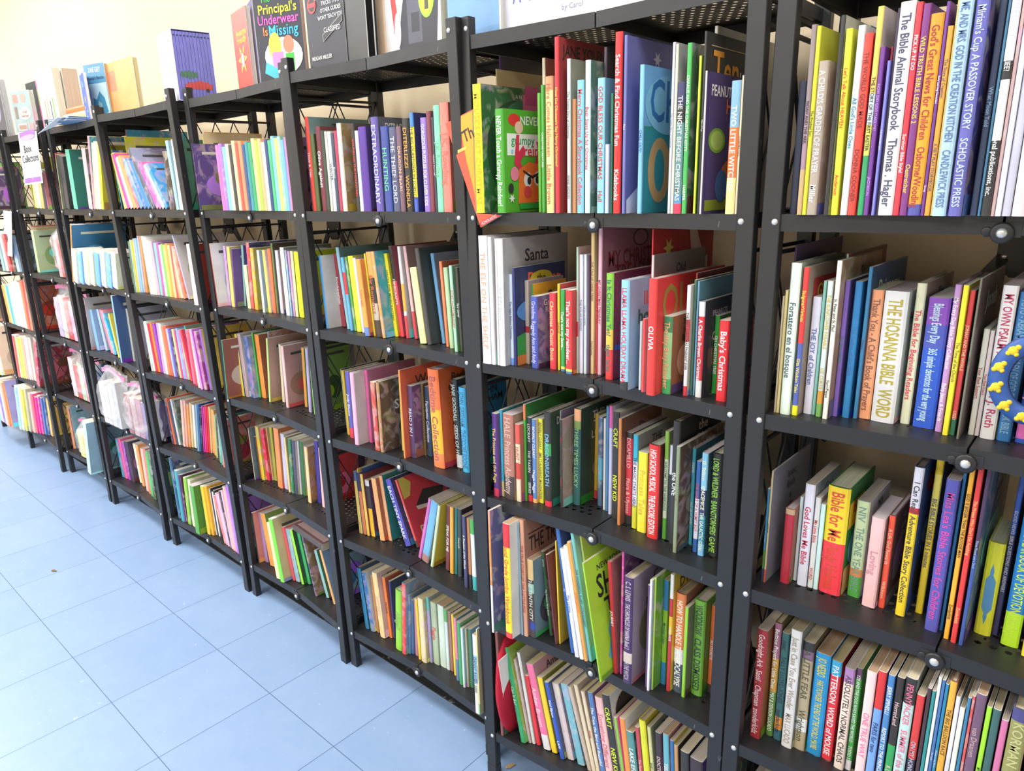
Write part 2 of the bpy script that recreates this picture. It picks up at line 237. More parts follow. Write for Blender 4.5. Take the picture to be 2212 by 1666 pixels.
# ------------------------------------------------------------ lettering (typed text turned into flat mesh)
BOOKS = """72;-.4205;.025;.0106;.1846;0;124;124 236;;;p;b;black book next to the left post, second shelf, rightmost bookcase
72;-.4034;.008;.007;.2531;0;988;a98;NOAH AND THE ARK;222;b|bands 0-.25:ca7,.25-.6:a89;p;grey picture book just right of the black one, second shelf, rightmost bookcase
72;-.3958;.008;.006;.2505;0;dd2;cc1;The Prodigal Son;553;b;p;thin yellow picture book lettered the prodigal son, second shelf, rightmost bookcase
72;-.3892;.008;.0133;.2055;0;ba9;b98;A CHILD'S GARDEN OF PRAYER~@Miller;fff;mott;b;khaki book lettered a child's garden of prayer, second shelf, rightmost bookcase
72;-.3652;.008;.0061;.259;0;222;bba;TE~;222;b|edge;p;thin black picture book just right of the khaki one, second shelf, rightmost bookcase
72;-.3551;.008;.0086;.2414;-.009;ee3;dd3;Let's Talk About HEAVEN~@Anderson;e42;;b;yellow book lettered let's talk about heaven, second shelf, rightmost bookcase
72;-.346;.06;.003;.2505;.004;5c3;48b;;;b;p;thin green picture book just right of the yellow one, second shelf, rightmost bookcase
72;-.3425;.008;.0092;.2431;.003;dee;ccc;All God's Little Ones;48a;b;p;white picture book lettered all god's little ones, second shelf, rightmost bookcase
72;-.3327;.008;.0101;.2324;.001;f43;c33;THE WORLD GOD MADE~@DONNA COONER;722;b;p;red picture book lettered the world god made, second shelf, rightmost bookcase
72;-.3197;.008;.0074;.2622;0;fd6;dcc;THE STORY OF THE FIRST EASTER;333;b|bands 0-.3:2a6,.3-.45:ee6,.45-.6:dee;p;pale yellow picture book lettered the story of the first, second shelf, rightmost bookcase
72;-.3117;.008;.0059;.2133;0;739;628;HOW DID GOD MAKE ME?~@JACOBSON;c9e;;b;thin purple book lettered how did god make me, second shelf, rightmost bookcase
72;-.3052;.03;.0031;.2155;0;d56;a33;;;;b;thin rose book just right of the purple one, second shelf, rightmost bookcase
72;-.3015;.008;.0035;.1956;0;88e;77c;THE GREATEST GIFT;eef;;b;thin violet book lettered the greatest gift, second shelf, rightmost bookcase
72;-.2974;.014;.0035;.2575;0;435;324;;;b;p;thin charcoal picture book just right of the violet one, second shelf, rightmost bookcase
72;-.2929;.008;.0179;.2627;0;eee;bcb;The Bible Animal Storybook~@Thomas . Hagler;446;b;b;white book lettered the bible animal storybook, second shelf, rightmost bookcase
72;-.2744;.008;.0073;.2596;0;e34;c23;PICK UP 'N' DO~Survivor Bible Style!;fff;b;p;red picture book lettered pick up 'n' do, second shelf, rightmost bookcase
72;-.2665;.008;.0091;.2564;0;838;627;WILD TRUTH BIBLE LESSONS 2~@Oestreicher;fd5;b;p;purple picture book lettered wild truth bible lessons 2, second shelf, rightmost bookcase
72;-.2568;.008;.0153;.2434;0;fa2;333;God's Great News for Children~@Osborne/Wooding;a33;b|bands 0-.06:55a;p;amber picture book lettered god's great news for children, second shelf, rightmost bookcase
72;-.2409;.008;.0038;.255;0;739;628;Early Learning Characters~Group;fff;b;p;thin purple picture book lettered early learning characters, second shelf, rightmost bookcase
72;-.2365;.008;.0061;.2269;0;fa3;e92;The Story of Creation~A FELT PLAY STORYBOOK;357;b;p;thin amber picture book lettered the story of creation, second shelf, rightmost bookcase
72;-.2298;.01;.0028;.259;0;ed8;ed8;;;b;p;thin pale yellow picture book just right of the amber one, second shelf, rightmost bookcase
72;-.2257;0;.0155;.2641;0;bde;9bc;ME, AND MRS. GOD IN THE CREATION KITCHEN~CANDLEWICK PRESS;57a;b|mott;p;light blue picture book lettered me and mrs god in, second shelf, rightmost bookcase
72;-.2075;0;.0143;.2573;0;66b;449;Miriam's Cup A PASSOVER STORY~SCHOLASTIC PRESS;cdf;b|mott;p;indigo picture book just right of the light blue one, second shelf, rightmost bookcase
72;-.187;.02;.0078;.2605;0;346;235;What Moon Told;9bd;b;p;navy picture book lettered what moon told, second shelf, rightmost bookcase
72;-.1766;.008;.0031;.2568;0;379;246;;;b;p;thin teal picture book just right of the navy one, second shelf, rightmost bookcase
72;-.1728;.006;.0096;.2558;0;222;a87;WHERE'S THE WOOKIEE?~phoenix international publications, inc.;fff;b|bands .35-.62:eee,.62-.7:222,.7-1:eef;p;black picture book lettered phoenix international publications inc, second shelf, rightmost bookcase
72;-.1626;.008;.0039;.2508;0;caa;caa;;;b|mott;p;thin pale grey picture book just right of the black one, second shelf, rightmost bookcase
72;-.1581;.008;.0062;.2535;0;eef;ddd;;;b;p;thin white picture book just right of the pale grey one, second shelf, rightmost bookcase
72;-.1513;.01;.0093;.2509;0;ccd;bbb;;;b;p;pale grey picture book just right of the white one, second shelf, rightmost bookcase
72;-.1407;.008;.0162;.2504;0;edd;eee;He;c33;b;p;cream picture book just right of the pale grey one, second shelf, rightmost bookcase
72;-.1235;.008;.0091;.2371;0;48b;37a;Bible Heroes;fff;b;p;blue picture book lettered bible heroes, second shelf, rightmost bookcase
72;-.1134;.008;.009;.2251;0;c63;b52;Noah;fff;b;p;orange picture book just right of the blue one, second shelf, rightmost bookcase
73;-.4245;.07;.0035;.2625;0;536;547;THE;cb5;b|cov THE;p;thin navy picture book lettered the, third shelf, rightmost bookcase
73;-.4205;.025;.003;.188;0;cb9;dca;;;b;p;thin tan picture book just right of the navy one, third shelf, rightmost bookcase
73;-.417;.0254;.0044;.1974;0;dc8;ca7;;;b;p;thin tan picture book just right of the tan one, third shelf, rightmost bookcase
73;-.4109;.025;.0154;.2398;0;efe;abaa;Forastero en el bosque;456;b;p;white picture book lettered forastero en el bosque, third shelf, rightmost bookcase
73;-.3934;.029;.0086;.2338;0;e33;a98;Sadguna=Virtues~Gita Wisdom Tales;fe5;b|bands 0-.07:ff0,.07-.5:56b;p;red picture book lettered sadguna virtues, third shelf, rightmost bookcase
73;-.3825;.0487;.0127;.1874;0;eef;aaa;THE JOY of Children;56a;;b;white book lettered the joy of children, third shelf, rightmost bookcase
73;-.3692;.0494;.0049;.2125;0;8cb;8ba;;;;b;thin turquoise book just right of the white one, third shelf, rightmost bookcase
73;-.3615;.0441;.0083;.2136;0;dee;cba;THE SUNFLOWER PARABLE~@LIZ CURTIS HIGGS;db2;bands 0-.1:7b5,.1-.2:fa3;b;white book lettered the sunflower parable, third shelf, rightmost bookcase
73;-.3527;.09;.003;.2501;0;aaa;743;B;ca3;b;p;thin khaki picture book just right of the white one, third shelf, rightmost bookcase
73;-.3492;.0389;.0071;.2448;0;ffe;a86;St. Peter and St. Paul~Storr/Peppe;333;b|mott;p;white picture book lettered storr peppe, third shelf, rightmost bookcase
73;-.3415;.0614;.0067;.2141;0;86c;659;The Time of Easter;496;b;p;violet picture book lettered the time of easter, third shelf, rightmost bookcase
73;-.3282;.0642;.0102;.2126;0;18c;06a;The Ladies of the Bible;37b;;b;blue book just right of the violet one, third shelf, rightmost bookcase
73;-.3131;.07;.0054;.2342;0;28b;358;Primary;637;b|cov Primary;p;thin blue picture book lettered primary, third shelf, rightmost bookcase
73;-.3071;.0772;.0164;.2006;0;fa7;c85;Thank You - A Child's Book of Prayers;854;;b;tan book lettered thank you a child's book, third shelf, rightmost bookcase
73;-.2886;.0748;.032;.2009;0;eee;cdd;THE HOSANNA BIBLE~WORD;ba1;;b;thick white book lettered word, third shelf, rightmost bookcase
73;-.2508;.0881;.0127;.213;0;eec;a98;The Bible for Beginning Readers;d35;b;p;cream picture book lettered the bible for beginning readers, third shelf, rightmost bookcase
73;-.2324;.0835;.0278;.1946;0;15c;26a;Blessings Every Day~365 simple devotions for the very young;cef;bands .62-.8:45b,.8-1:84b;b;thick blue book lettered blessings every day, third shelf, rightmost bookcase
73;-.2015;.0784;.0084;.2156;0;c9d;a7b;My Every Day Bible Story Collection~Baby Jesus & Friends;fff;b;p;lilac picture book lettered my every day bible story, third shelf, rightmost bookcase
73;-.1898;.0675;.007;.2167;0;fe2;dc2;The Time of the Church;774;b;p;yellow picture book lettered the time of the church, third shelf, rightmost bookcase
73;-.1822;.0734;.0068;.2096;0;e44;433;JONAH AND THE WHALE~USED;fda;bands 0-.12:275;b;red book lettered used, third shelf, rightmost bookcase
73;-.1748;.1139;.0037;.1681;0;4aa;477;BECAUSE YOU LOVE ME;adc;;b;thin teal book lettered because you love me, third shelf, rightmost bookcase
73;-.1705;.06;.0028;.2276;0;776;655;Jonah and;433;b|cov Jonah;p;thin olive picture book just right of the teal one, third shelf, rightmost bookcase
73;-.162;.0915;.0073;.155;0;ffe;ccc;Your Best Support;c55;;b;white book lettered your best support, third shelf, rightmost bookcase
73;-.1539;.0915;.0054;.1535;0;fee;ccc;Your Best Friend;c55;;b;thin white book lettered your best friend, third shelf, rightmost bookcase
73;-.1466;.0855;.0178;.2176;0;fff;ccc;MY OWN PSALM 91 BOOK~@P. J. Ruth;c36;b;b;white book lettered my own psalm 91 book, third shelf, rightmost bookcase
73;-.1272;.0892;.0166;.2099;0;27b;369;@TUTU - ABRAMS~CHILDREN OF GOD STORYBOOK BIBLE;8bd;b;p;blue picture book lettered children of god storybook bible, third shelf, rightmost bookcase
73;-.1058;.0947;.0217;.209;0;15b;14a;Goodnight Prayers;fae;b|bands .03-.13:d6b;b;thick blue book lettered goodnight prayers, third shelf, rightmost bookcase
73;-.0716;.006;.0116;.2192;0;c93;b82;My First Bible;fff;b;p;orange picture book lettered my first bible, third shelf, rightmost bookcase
73;-.0583;.006;.0145;.2272;0;a3a;829;Stories;fff;b;p;magenta picture book lettered stories, third shelf, rightmost bookcase
74;-.4237;.0351;.0035;.1758;0;38b;276;Story of Jerusalem;9ce;b|bands 0-.15:225,.15-.35:482;p;thin blue picture book lettered story of jerusalem, fourth shelf, rightmost bookcase
74;-.4197;.036;.003;.208;0;dc9;889;Isaac finds a wife;433;b|cov Isaac finds a wife|bands 0-.12:d53;p;thin beige picture book just right of the blue one, fourth shelf, rightmost bookcase
74;-.3992;.0566;.0155;.1398;0;b13;a65;;;h|bands .93-1:ca8;h;dark red hardcover book just right of the beige one, fourth shelf, rightmost bookcase
74;-.3831;.0755;.0056;.1585;0;dee;bbb;;;;b;thin white book just right of the dark red one, fourth shelf, rightmost bookcase
74;-.3733;.0667;.0159;.1885;0;eef;bbc;God Loves Me Bible;c13;;b;white book lettered god loves me bible, fourth shelf, rightmost bookcase
74;-.3562;.0697;.0087;.1671;0;eee;caa;My Little Bible~WORD;d44;;b;white book lettered my little bible, fourth shelf, rightmost bookcase
74;-.3466;.0694;.0075;.1579;0;dff;4a6;;;;b;white book just right of the white one, fourth shelf, rightmost bookcase
74;-.3385;.0718;.0347;.1939;0;fd1;283;Bible for Me~@Andy Holmes;d42;h|bands 0-.49:f34;h;thick yellow hardcover book lettered bible for me, fourth shelf, rightmost bookcase
74;-.2965;.0866;.0193;.1734;0;cda;ddd;@NIV~THE ONE YEAR BIBLE;798;bands 0-.22:4a3,.22-.3:d84;b;pale green book just right of the yellow one, fourth shelf, rightmost bookcase
74;-.2686;.0709;.0195;.1584;0;fcc;caa;Loving;d9a;;b;cream book lettered loving, fourth shelf, rightmost bookcase
74;-.2467;.0815;.0092;.1638;0;f53;854;A Life God Rewards~@Wilkinson;fca;h;h;red hardcover book lettered a life god rewards, fourth shelf, rightmost bookcase
74;-.22;.0767;.0135;.2538;0;fd1;46a;I Can Read! Adventure Bible Story Collection;443;b|bands .74-1:eef,.7-.74:d23;p;yellow picture book lettered i can read adventure bible, fourth shelf, rightmost bookcase
74;-.1972;.1028;.0104;.2813;0;fd1;357;BIG BIBLE STORIES IN 5 minutes;446;b|bands .55-.85:fe6;p;yellow picture book lettered big bible stories in 5, fourth shelf, rightmost bookcase
74;-.1748;.063;.0174;.2508;0;55b;448;Miss Lea's Bible Stories for Children;d4a;;b;indigo book just right of the yellow one, fourth shelf, rightmost bookcase
74;-.1566;.0737;.0043;.2759;0;17b;168;;;;b;thin blue book just right of the indigo one, fourth shelf, rightmost bookcase
74;-.1472;.0551;.0066;.3001;0;fb2;851;GOD IS BIGGER THAN THE BOOGIE MAN~Zonderkidz;333;b;p;amber picture book lettered god is bigger than the, fourth shelf, rightmost bookcase
74;-.1371;.0507;.0069;.3019;0;e33;a22;The Pirates Who Don't Do Anything~Zonderkidz;fc7;b;p;red picture book lettered the pirates who don't do, fourth shelf, rightmost bookcase
74;-.1267;.051;.0052;.3004;0;35a;369;Three Pirates and a Duck;9ce;b|mott|bands .5-1:425;p;thin indigo picture book lettered three pirates and a duck, fourth shelf, rightmost bookcase
74;-.1159;.1021;.0213;.1546;0;ee2;cc5;;;h|blue oval;h;thick yellow hardcover book just right of the indigo one, fourth shelf, rightmost bookcase
74;-.094;.1123;.0073;.2803;0;336;556;GOOD NEWS: BIBLE QUESTIONS AND ANSWERS;ccd;b|bands .6-1:25b;p;navy picture book lettered good news bible questions and, fourth shelf, rightmost bookcase
74;-.0802;.0938;.0218;.2332;0;08d;06a;THE ONE YEAR BOOK OF DEVOTIONS for Boys;df4;bands 0-.24:cf1;b;thick blue book just right of the navy one, fourth shelf, rightmost bookcase
74;-.0527;.0798;.012;.1879;0;fe1;aa2;Noah's Floating Animal Park;363;;b;yellow book just right of the blue one, fourth shelf, rightmost bookcase
74;-.0385;.0877;.0155;.2005;0;f9a;c78;Hope;fff;;b;pink book lettered hope, fourth shelf, rightmost bookcase
75;-.4197;.0293;.0181;.2284;0;a12;952;Goodnight Ark~@Sassi . Chapman~zonderkidz;fdd;b;b;dark red book lettered goodnight ark, fifth shelf, rightmost bookcase
75;-.3985;.0517;.0124;.2383;0;aaa;763;Bedtime Prayers for Little Ones~@MAY & DENISON LUCADO;ffe;b|bands 0-.4:583,.4-.7:c93,.7-1:a68;p;khaki picture book lettered bedtime prayers for little ones, fifth shelf, rightmost bookcase
75;-.3841;.0505;.0134;.2245;0;266;355;near~@SALLY LLOYD-JONES~zonderkidz;124;bands 0-.1:267,.1-.22:e92;b;dark green book lettered near, fifth shelf, rightmost bookcase
75;-.3665;.0435;.0182;.2428;0;eee;899;Just in Case You Ever Wonder~@MAX LUCADO;a98;b;b;white book lettered just in case you ever, fifth shelf, rightmost bookcase
75;-.3477;.0529;.0187;.223;0;ba8;764;A LITTLE FEAR~@Wrightson;553;bands .18-.3:eee,.92-1:222,.84-.92:868;b;khaki book lettered a little fear, fifth shelf, rightmost bookcase
75;-.3269;.0577;.025;.2081;0;09d;07a;JO NESBO~FART POWDER THE END OF THE WORLD. MAYBE;ed3;;b;thick blue book lettered fart powder the end of, fifth shelf, rightmost bookcase
75;-.301;.0608;.0167;.2023;0;e23;c12;@PATTERSON~WORD of MOUSE;fff;bands .86-1:3be;b;red book lettered word of mouse, fifth shelf, rightmost bookcase
75;-.2771;.0526;.0156;.2037;0;fed;a9a;ABSOLUTELY NORMAL CHAOS;544;bands .86-1:b8c;b;cream book lettered absolutely normal chaos, fifth shelf, rightmost bookcase
75;-.2609;.0603;.0092;.2058;0;4b4;393;YZE AND THE DOG WHO SAVED THE WORLD~TODD STRA;fff;bands 0-.1:fff,.9-1:646;b;green book lettered todd stra, fifth shelf, rightmost bookcase
75;-.2351;.014;.0141;.2403;0;fdd;caa;ONE TRUE WAY;f7a;;b;cream book lettered one true way, fifth shelf, rightmost bookcase
75;-.2192;.014;.0119;.2481;0;7ae;a57;PARIS for two;136;bands .72-1:d22,0-.1:d22;b;light blue book lettered paris for two, fifth shelf, rightmost bookcase
75;-.2048;.014;.0094;.2477;0;48c;269;@JERRY SPINELLI~REPORT TO THE PRINCIPAL'S OFFICE;fff;;b;blue book lettered report to the principal's office, fifth shelf, rightmost bookcase
75;-.1927;.014;.0105;.25;0;211;322;HorrorLand~@R.L. STINE;ecc;bands .25-.5:2a5;b;black book just right of the blue one, fifth shelf, rightmost bookcase
75;-.1806;.014;.0152;.256;0;cee;9aa;@PENNYPACKER~SUMMER of the GYPSY MOTHS;e79;bands .82-1:222;b;white book lettered summer of the gypsy moths, fifth shelf, rightmost bookcase
75;-.1634;.014;.0107;.2329;0;224;432;ON MY HONOR;ccd;bands .5-1:d33;b;charcoal book lettered on my honor, fifth shelf, rightmost bookcase
75;-.1509;.014;.0053;.2504;0;423;423;;;;b;thin dark brown book just right of the charcoal one, fifth shelf, rightmost bookcase
75;-.1448;.014;.0047;.2487;0;299;388;;;;b;thin teal book just right of the dark brown one, fifth shelf, rightmost bookcase
75;-.1393;.014;.0043;.2754;0;eff;ccc;;;b;p;thin white picture book just right of the teal one, fifth shelf, rightmost bookcase
75;-.1342;.014;.0041;.2732;0;47b;57a;The Puzzle;cdf;b;p;thin blue picture book lettered the puzzle, fifth shelf, rightmost bookcase
75;-.1294;.014;.0043;.2685;0;18b;27a;Monster in the Mirror;cdf;;b;thin blue book lettered monster in the mirror, fifth shelf, rightmost bookcase
75;-.1242;.014;.0088;.2771;0;fb3;854;THE BIG BALLOON RACE~@Coerr/Croll;542;b;p;amber picture book lettered the big balloon race, fifth shelf, rightmost bookcase
75;-.1141;.014;.0057;.2551;0;eef;aaa;;;b;p;thin white picture book just right of the amber one, fifth shelf, rightmost bookcase
75;-.1075;.014;.0065;.2396;0;ffe;ccb;;;;b;white book just right of the white one, fifth shelf, rightmost bookcase
75;-.1;.014;.0043;.2601;0;38b;79a;;;b;p;thin blue picture book just right of the white one, fifth shelf, rightmost bookcase
75;-.0948;.014;.0037;.2652;0;d55;b88;;;b|mott;p;thin rose picture book just right of the blue one, fifth shelf, rightmost bookcase
75;-.0904;.014;.0122;.2733;0;757;635;@van Draanen~runaway;caa;;b;purple book lettered runaway, fifth shelf, rightmost bookcase
75;-.0761;.014;.0063;.2576;0;ae2;562;MY WEIRD SCHOOL;333;bands 0-.45:f53;b;thin lime book just right of the purple one, fifth shelf, rightmost bookcase
75;-.0685;.014;.0094;.2582;0;366;554;Sister Pointe;9bb;;b;dark green book lettered sister pointe, fifth shelf, rightmost bookcase
75;-.0569;.014;.0082;.246;0;d7a;a57;;;;b;hot pink book just right of the dark green one, fifth shelf, rightmost bookcase
75;-.0467;.014;.0211;.2723;0;448;557;@KORMAN~SUPERGIFTED;cc8;h|bands .6-.93:995;h;thick navy hardcover book just right of the hot pink one, fifth shelf, rightmost bookcase
75;-.02;.014;.0122;.2541;0;f49;c68;4 CANDY APPLE BOOKS;ffc;;b;hot pink book just right of the navy one, fifth shelf, rightmost bookcase
75;-.0052;.014;.0085;.2455;0;e45;c55;;;;b;red book just right of the hot pink one, fifth shelf, rightmost bookcase
75;.005;.014;.0117;.2649;0;58a;479;The Lake;fff;;b;steel blue book lettered the lake, fifth shelf, rightmost bookcase
76;-.4221;.04;.0156;.1959;0;dcb;ba9;;;;b;beige book next to the left post, bottom shelf, rightmost bookcase
76;-.3982;.03;.0157;.2272;0;987;ba9;;;;b;grey book just right of the beige one, bottom shelf, rightmost bookcase
62;-1.0467;.075;.0035;.3014;0;639;333;Silvana;fff;b|cov Tinker;p;thin purple picture book lettered silvana, second shelf, second bookcase from right
62;-1.0427;.06;.003;.2752;0;dc9;cb8;K Tr;652;b|cov K. Tr;p;thin beige picture book lettered k tr, second shelf, second bookcase from right
62;-1.0392;-.012;.0216;.2405;0;fe1;263;MOUSE'S FIRST CHRISTMAS;db1;b|mott;b;thick yellow book lettered mouse's first christmas, second shelf, second bookcase from right
62;-.9853;-.008;.0207;.1919;0;4a2;5b2;NEVER Touch a Grumpy Reindeer!;fff;r|cov NEVER touch a grumpy rein;b;thick green board book just right of the yellow one, second shelf, second bookcase from right
62;-.919;.055;.0073;.2796;0;edb;a65;;;b;p;beige picture book just right of the green one, second shelf, second bookcase from right
62;-.9111;.03;.007;.216;0;6b3;5a2;;;b;p;green picture book just right of the beige one, second shelf, second bookcase from right
62;-.8894;.014;.0069;.2265;0;4a3;6a4;CHRISTMAS CREATURES;efd;b;p;green picture book lettered christmas creatures, second shelf, second bookcase from right
62;-.8738;.008;.0172;.2383;0;fe9;dba;Here Comes Halloween~@Little Brown;c64;bands .9-1:e96;b;pale yellow book lettered here comes halloween, second shelf, second bookcase from right
62;-.8505;.006;.0096;.3;0;d23;a33;How Do Dinosaurs Say Merry Christmas?;fd4;b|cov JANE YOLEN & MARK;p;red picture book lettered how do dinosaurs say merry, second shelf, second bookcase from right
62;-.8263;.01;.0076;.2623;0;ddd;998;The Twelve Days of Christmas~@ANNE GEDDES;898;b|cov The;p;cream picture book lettered the twelve days of christmas, second shelf, second bookcase from right
62;-.8181;.014;.0093;.1957;0;c85;b85;;;;b;rose book just right of the cream one, second shelf, second bookcase from right
62;-.8038;.01;.0147;.2251;0;8cd;7ab;Merry Christmas A Storybook Collection;d45;;b;light blue book lettered merry christmas a storybook collection, second shelf, second bookcase from right
62;-.7863;.01;.011;.2549;0;dff;576;Bear Stays Up for Christmas;d34;b|mott;p;white picture book lettered bear stays up for christmas, second shelf, second bookcase from right
62;-.7682;.04;.006;.2768;0;434;322;THE NIGHT BEFORE CHRISTMAS;ccc;b;p;thin charcoal picture book lettered the night before christmas, second shelf, second bookcase from right
62;-.7616;.012;.0148;.224;0;9de;7ac;GOD BLESS OUR CHRISTMAS~@Hall;c44;;b;light blue book lettered god bless our christmas, second shelf, second bookcase from right
62;-.7434;.01;.0079;.1158;0;cdf;9ac;;;;b;white book just right of the light blue one, second shelf, second bookcase from right
62;-.7349;.014;.0046;.1981;0;275;364;;;;b;thin dark green book just right of the white one, second shelf, second bookcase from right
62;-.7243;.008;.0149;.2897;0;e22;235;Search & Find Christmas Fun~Kidsbooks;fff;b;p;red picture book lettered search find christmas fun, second shelf, second bookcase from right
62;-.7088;.04;.0059;.2847;0;764;235;;;b|cov nickelodeon;p;thin brown picture book just right of the red one, second shelf, second bookcase from right
62;-.7023;.002;.0057;.2816;0;77b;66a;Piers;fff;b|cov Sno;p;thin violet picture book lettered piers, second shelf, second bookcase from right
62;-.6729;.004;.008;.2341;0;8ce;6ad;CHILL OUT!;36a;b|cov CH;p;light blue picture book lettered chill out, second shelf, second bookcase from right
62;-.6191;.012;.0051;.2611;0;dde;bbb;The Twelve Days of Christmas;999;b;p;thin white picture book lettered the twelve days of christmas, second shelf, second bookcase from right
62;-.6122;.01;.0047;.2575;0;eec;aaa;;;b;p;thin cream picture book just right of the white one, second shelf, second bookcase from right
62;-.6069;.01;.0134;.2016;0;699;557;THE NIGHT BEFORE CHRISTMAS;eee;bands 0-.08:e35,.08-.15:59c,.7-.82:222,.82-1:336;b;steel blue book lettered the night before christmas, second shelf, second bookcase from right
62;-.5922;.01;.008;.256;0;4b5;464;CHARLIE AND THE CHRISTMAS KITTY~HARPER;fff;b|mott;p;green picture book lettered harper, second shelf, second bookcase from right
62;-.5787;.07;.0056;.2857;0;eed;bba;;;b;p;thin cream picture book just right of the green one, second shelf, second bookcase from right
62;-.5725;.012;.0042;.2357;0;de3;583;;;b;p;thin yellow picture book just right of the cream one, second shelf, second bookcase from right
62;-.5631;.008;.0042;.2683;0;222;222;TEN LITTLE;ddd;b|cov Ten Little;p;thin black picture book lettered ten little, second shelf, second bookcase from right
62;-.5548;0;.0028;.2114;0;eee;437;;;b|art MAG;p;thin white picture book just right of the black one, second shelf, second bookcase from right
62;-.5153;.008;.0146;.1936;0;8bd;ec8;TWO LITTLE WITCHES;fff;bands 0-.28:fe9,.28-.66:f73;b;light blue book lettered two little witches, second shelf, second bookcase from right
62;-.4993;.008;.0036;.1996;0;edb;dcb;A CHRISTMAS CAROL;854;;b;thin beige book lettered a christmas carol, second shelf, second bookcase from right
63;-1.035;-.0132;.0231;.2662;-.007;fff;dde;THE ELF ON THE SHELF;fa8;b|box;bx;thick white boxed set next to the left post, third shelf, second bookcase from right
63;-1.0113;-.0105;.0101;.264;-.009;eee;ccc;;;b;p;white picture book just right of the white one, third shelf, second bookcase from right
63;-1.0007;.04;.003;.2114;.007;9bc;8ab;;;b|cov My Doll;p;thin light blue picture book right of the white one, third shelf, second bookcase from right
63;-.9972;-.0082;.0047;.261;.006;fee;ccc;;;b;p;thin white picture book right of the light blue one, third shelf, second bookcase from right
63;-.9916;-.0076;.0155;.2612;.003;fff;bbb;An Elf's Story;bcc;b|cov Santa;p;white picture book left of the white one, third shelf, second bookcase from right
63;-.9755;.0095;.0083;.1898;0;def;89b;The Night Before Christmas;569;b|bands 0-.08:7af;p;white picture book lettered the night before christmas, third shelf, second bookcase from right
63;-.9633;.0075;.0045;.2033;0;338;236;;;b|art HALL;p;thin navy picture book just right of the white one, third shelf, second bookcase from right
63;-.9582;.0377;.0099;.1746;0;cba;a99;;;r|bands .38-.46:c13;b;pale grey board book just right of the navy one, third shelf, second bookcase from right
63;-.9477;.0474;.0035;.1672;0;3a4;fb2;;;r|cov S;b;thin green board book right of the pale grey one, third shelf, second bookcase from right
63;-.9248;.0174;.0165;.1484;0;45b;658;Grandma, Raggedy Ann and Andy;ccf;mott;b;indigo book just right of the green one, third shelf, second bookcase from right
63;-.8901;.0332;.0154;.1559;0;e34;c54;Christmas Classic Book;fd9;;b;red book lettered christmas classic book, third shelf, second bookcase from right
63;-.87;.0343;.0062;.1745;0;dc2;c44;CURIOUS;c33;b;p;thin yellow picture book lettered curious, third shelf, second bookcase from right
63;-.8599;.031;.0109;.1651;0;2a4;374;That's not my Santa...;fff;r|bands 0-.03:58b,.03-.06:fe6;b;green board book just right of the yellow one, third shelf, second bookcase from right
63;-.8404;.0216;.0153;.1664;0;f33;c33;That's not my reindeer...;fff;r|bands 0-.03:58b,.03-.06:fe6;b;red board book lettered that's not my reindeer, third shelf, second bookcase from right
63;-.8245;.0363;.0035;.2473;0;bdb;caa;;;b|bands .3-.42:c33;p;thin pale green picture book right of the red one, third shelf, second bookcase from right
63;-.8204;.0402;.0081;.2333;0;eef;ccd;THE POLAR EXPRESS;89a;b;p;white picture book just right of the pale green one, third shelf, second bookcase from right
63;-.8102;.0413;.0052;.2337;0;eff;ccd;THE POLAR EXPRESS;89a;b;p;thin white picture book just right of the white one, third shelf, second bookcase from right
63;-.8044;.0454;.0035;.2323;0;646;535;;;b;p;thin purple picture book just right of the white one, third shelf, second bookcase from right
63;-.8003;.0498;.0076;.2781;0;ec8;cb8;THE TALE OF THREE TREES~@Hunt/Jonke;965;b;p;pale yellow picture book lettered the tale of three trees, third shelf, second bookcase from right
63;-.7919;.0548;.0042;.1802;0;d23;c33;;;;b;thin red book just right of the pale yellow one, third shelf, second bookcase from right
63;-.7857;.0529;.0086;.2868;0;ebc;a78;MY CHRISTMAS TREASURY;a45;b|dep .24|cov MY CHRIS TREAS;p;pink picture book lettered my christmas treasury, third shelf, second bookcase from right
63;-.7544;.0346;.0163;.2029;0;8c3;824;Is It Christmas Yet?~tiger tales;276;b|dep .22|bands 0-.29:e33,.29-.48:fc4;p;lime picture book lettered is it christmas yet, third shelf, second bookcase from right
63;-.6929;-.0095;.0172;.199;0;9df;9bd;LLAMA LLAMA HOLIDAY DRAMA;e45;b|bands 0-.08:222|cov ho dr;p;light blue picture book just right of the lime one, third shelf, second bookcase from right
63;-.6751;.06;.003;.2823;0;e23;b12;Thomas;fcc;b|cov Kath;p;thin red picture book right of the light blue one, third shelf, second bookcase from right
63;-.6715;.055;.0049;.2372;0;eee;999;ANOUK;888;b|cov Old B 's Cub;p;thin white picture book lettered anouk, third shelf, second bookcase from right
63;-.6631;.0074;.0042;.1258;0;eee;ccc;;;;b;thin white book just right of the white one, third shelf, second bookcase from right
63;-.6527;-.0012;.0061;.1329;0;e44;ccc;;;;b;thin red book just right of the white one, third shelf, second bookcase from right
63;-.6367;-.0105;.0166;.2051;0;e33;e33;OLIVIA;fff;b|cov OLIVIA|dep .25;p;red picture book just right of the red one, third shelf, second bookcase from right
63;-.6195;.0131;.0173;.1389;0;3a5;a64;The Itsy Bitsy Reindeer;fb8;bands .8-1:385,.2-.8:9c8;b;green book just right of the red one, third shelf, second bookcase from right
63;-.5862;.06;.0028;.2099;0;a33;722;;;b|cov GIFT;p;thin dark red picture book right of the green one, third shelf, second bookcase from right
63;-.5825;.023;.0072;.1937;0;eee;ccb;THE BEST CHRISTMAS PAGEANT EVER;443;bands 0-.09:d23,.5-.7:d34;b;white book lettered the best christmas pageant ever, third shelf, second bookcase from right
63;-.5741;.0315;.0047;.2023;0;365;354;;;b;p;thin dark green picture book right of the white one, third shelf, second bookcase from right
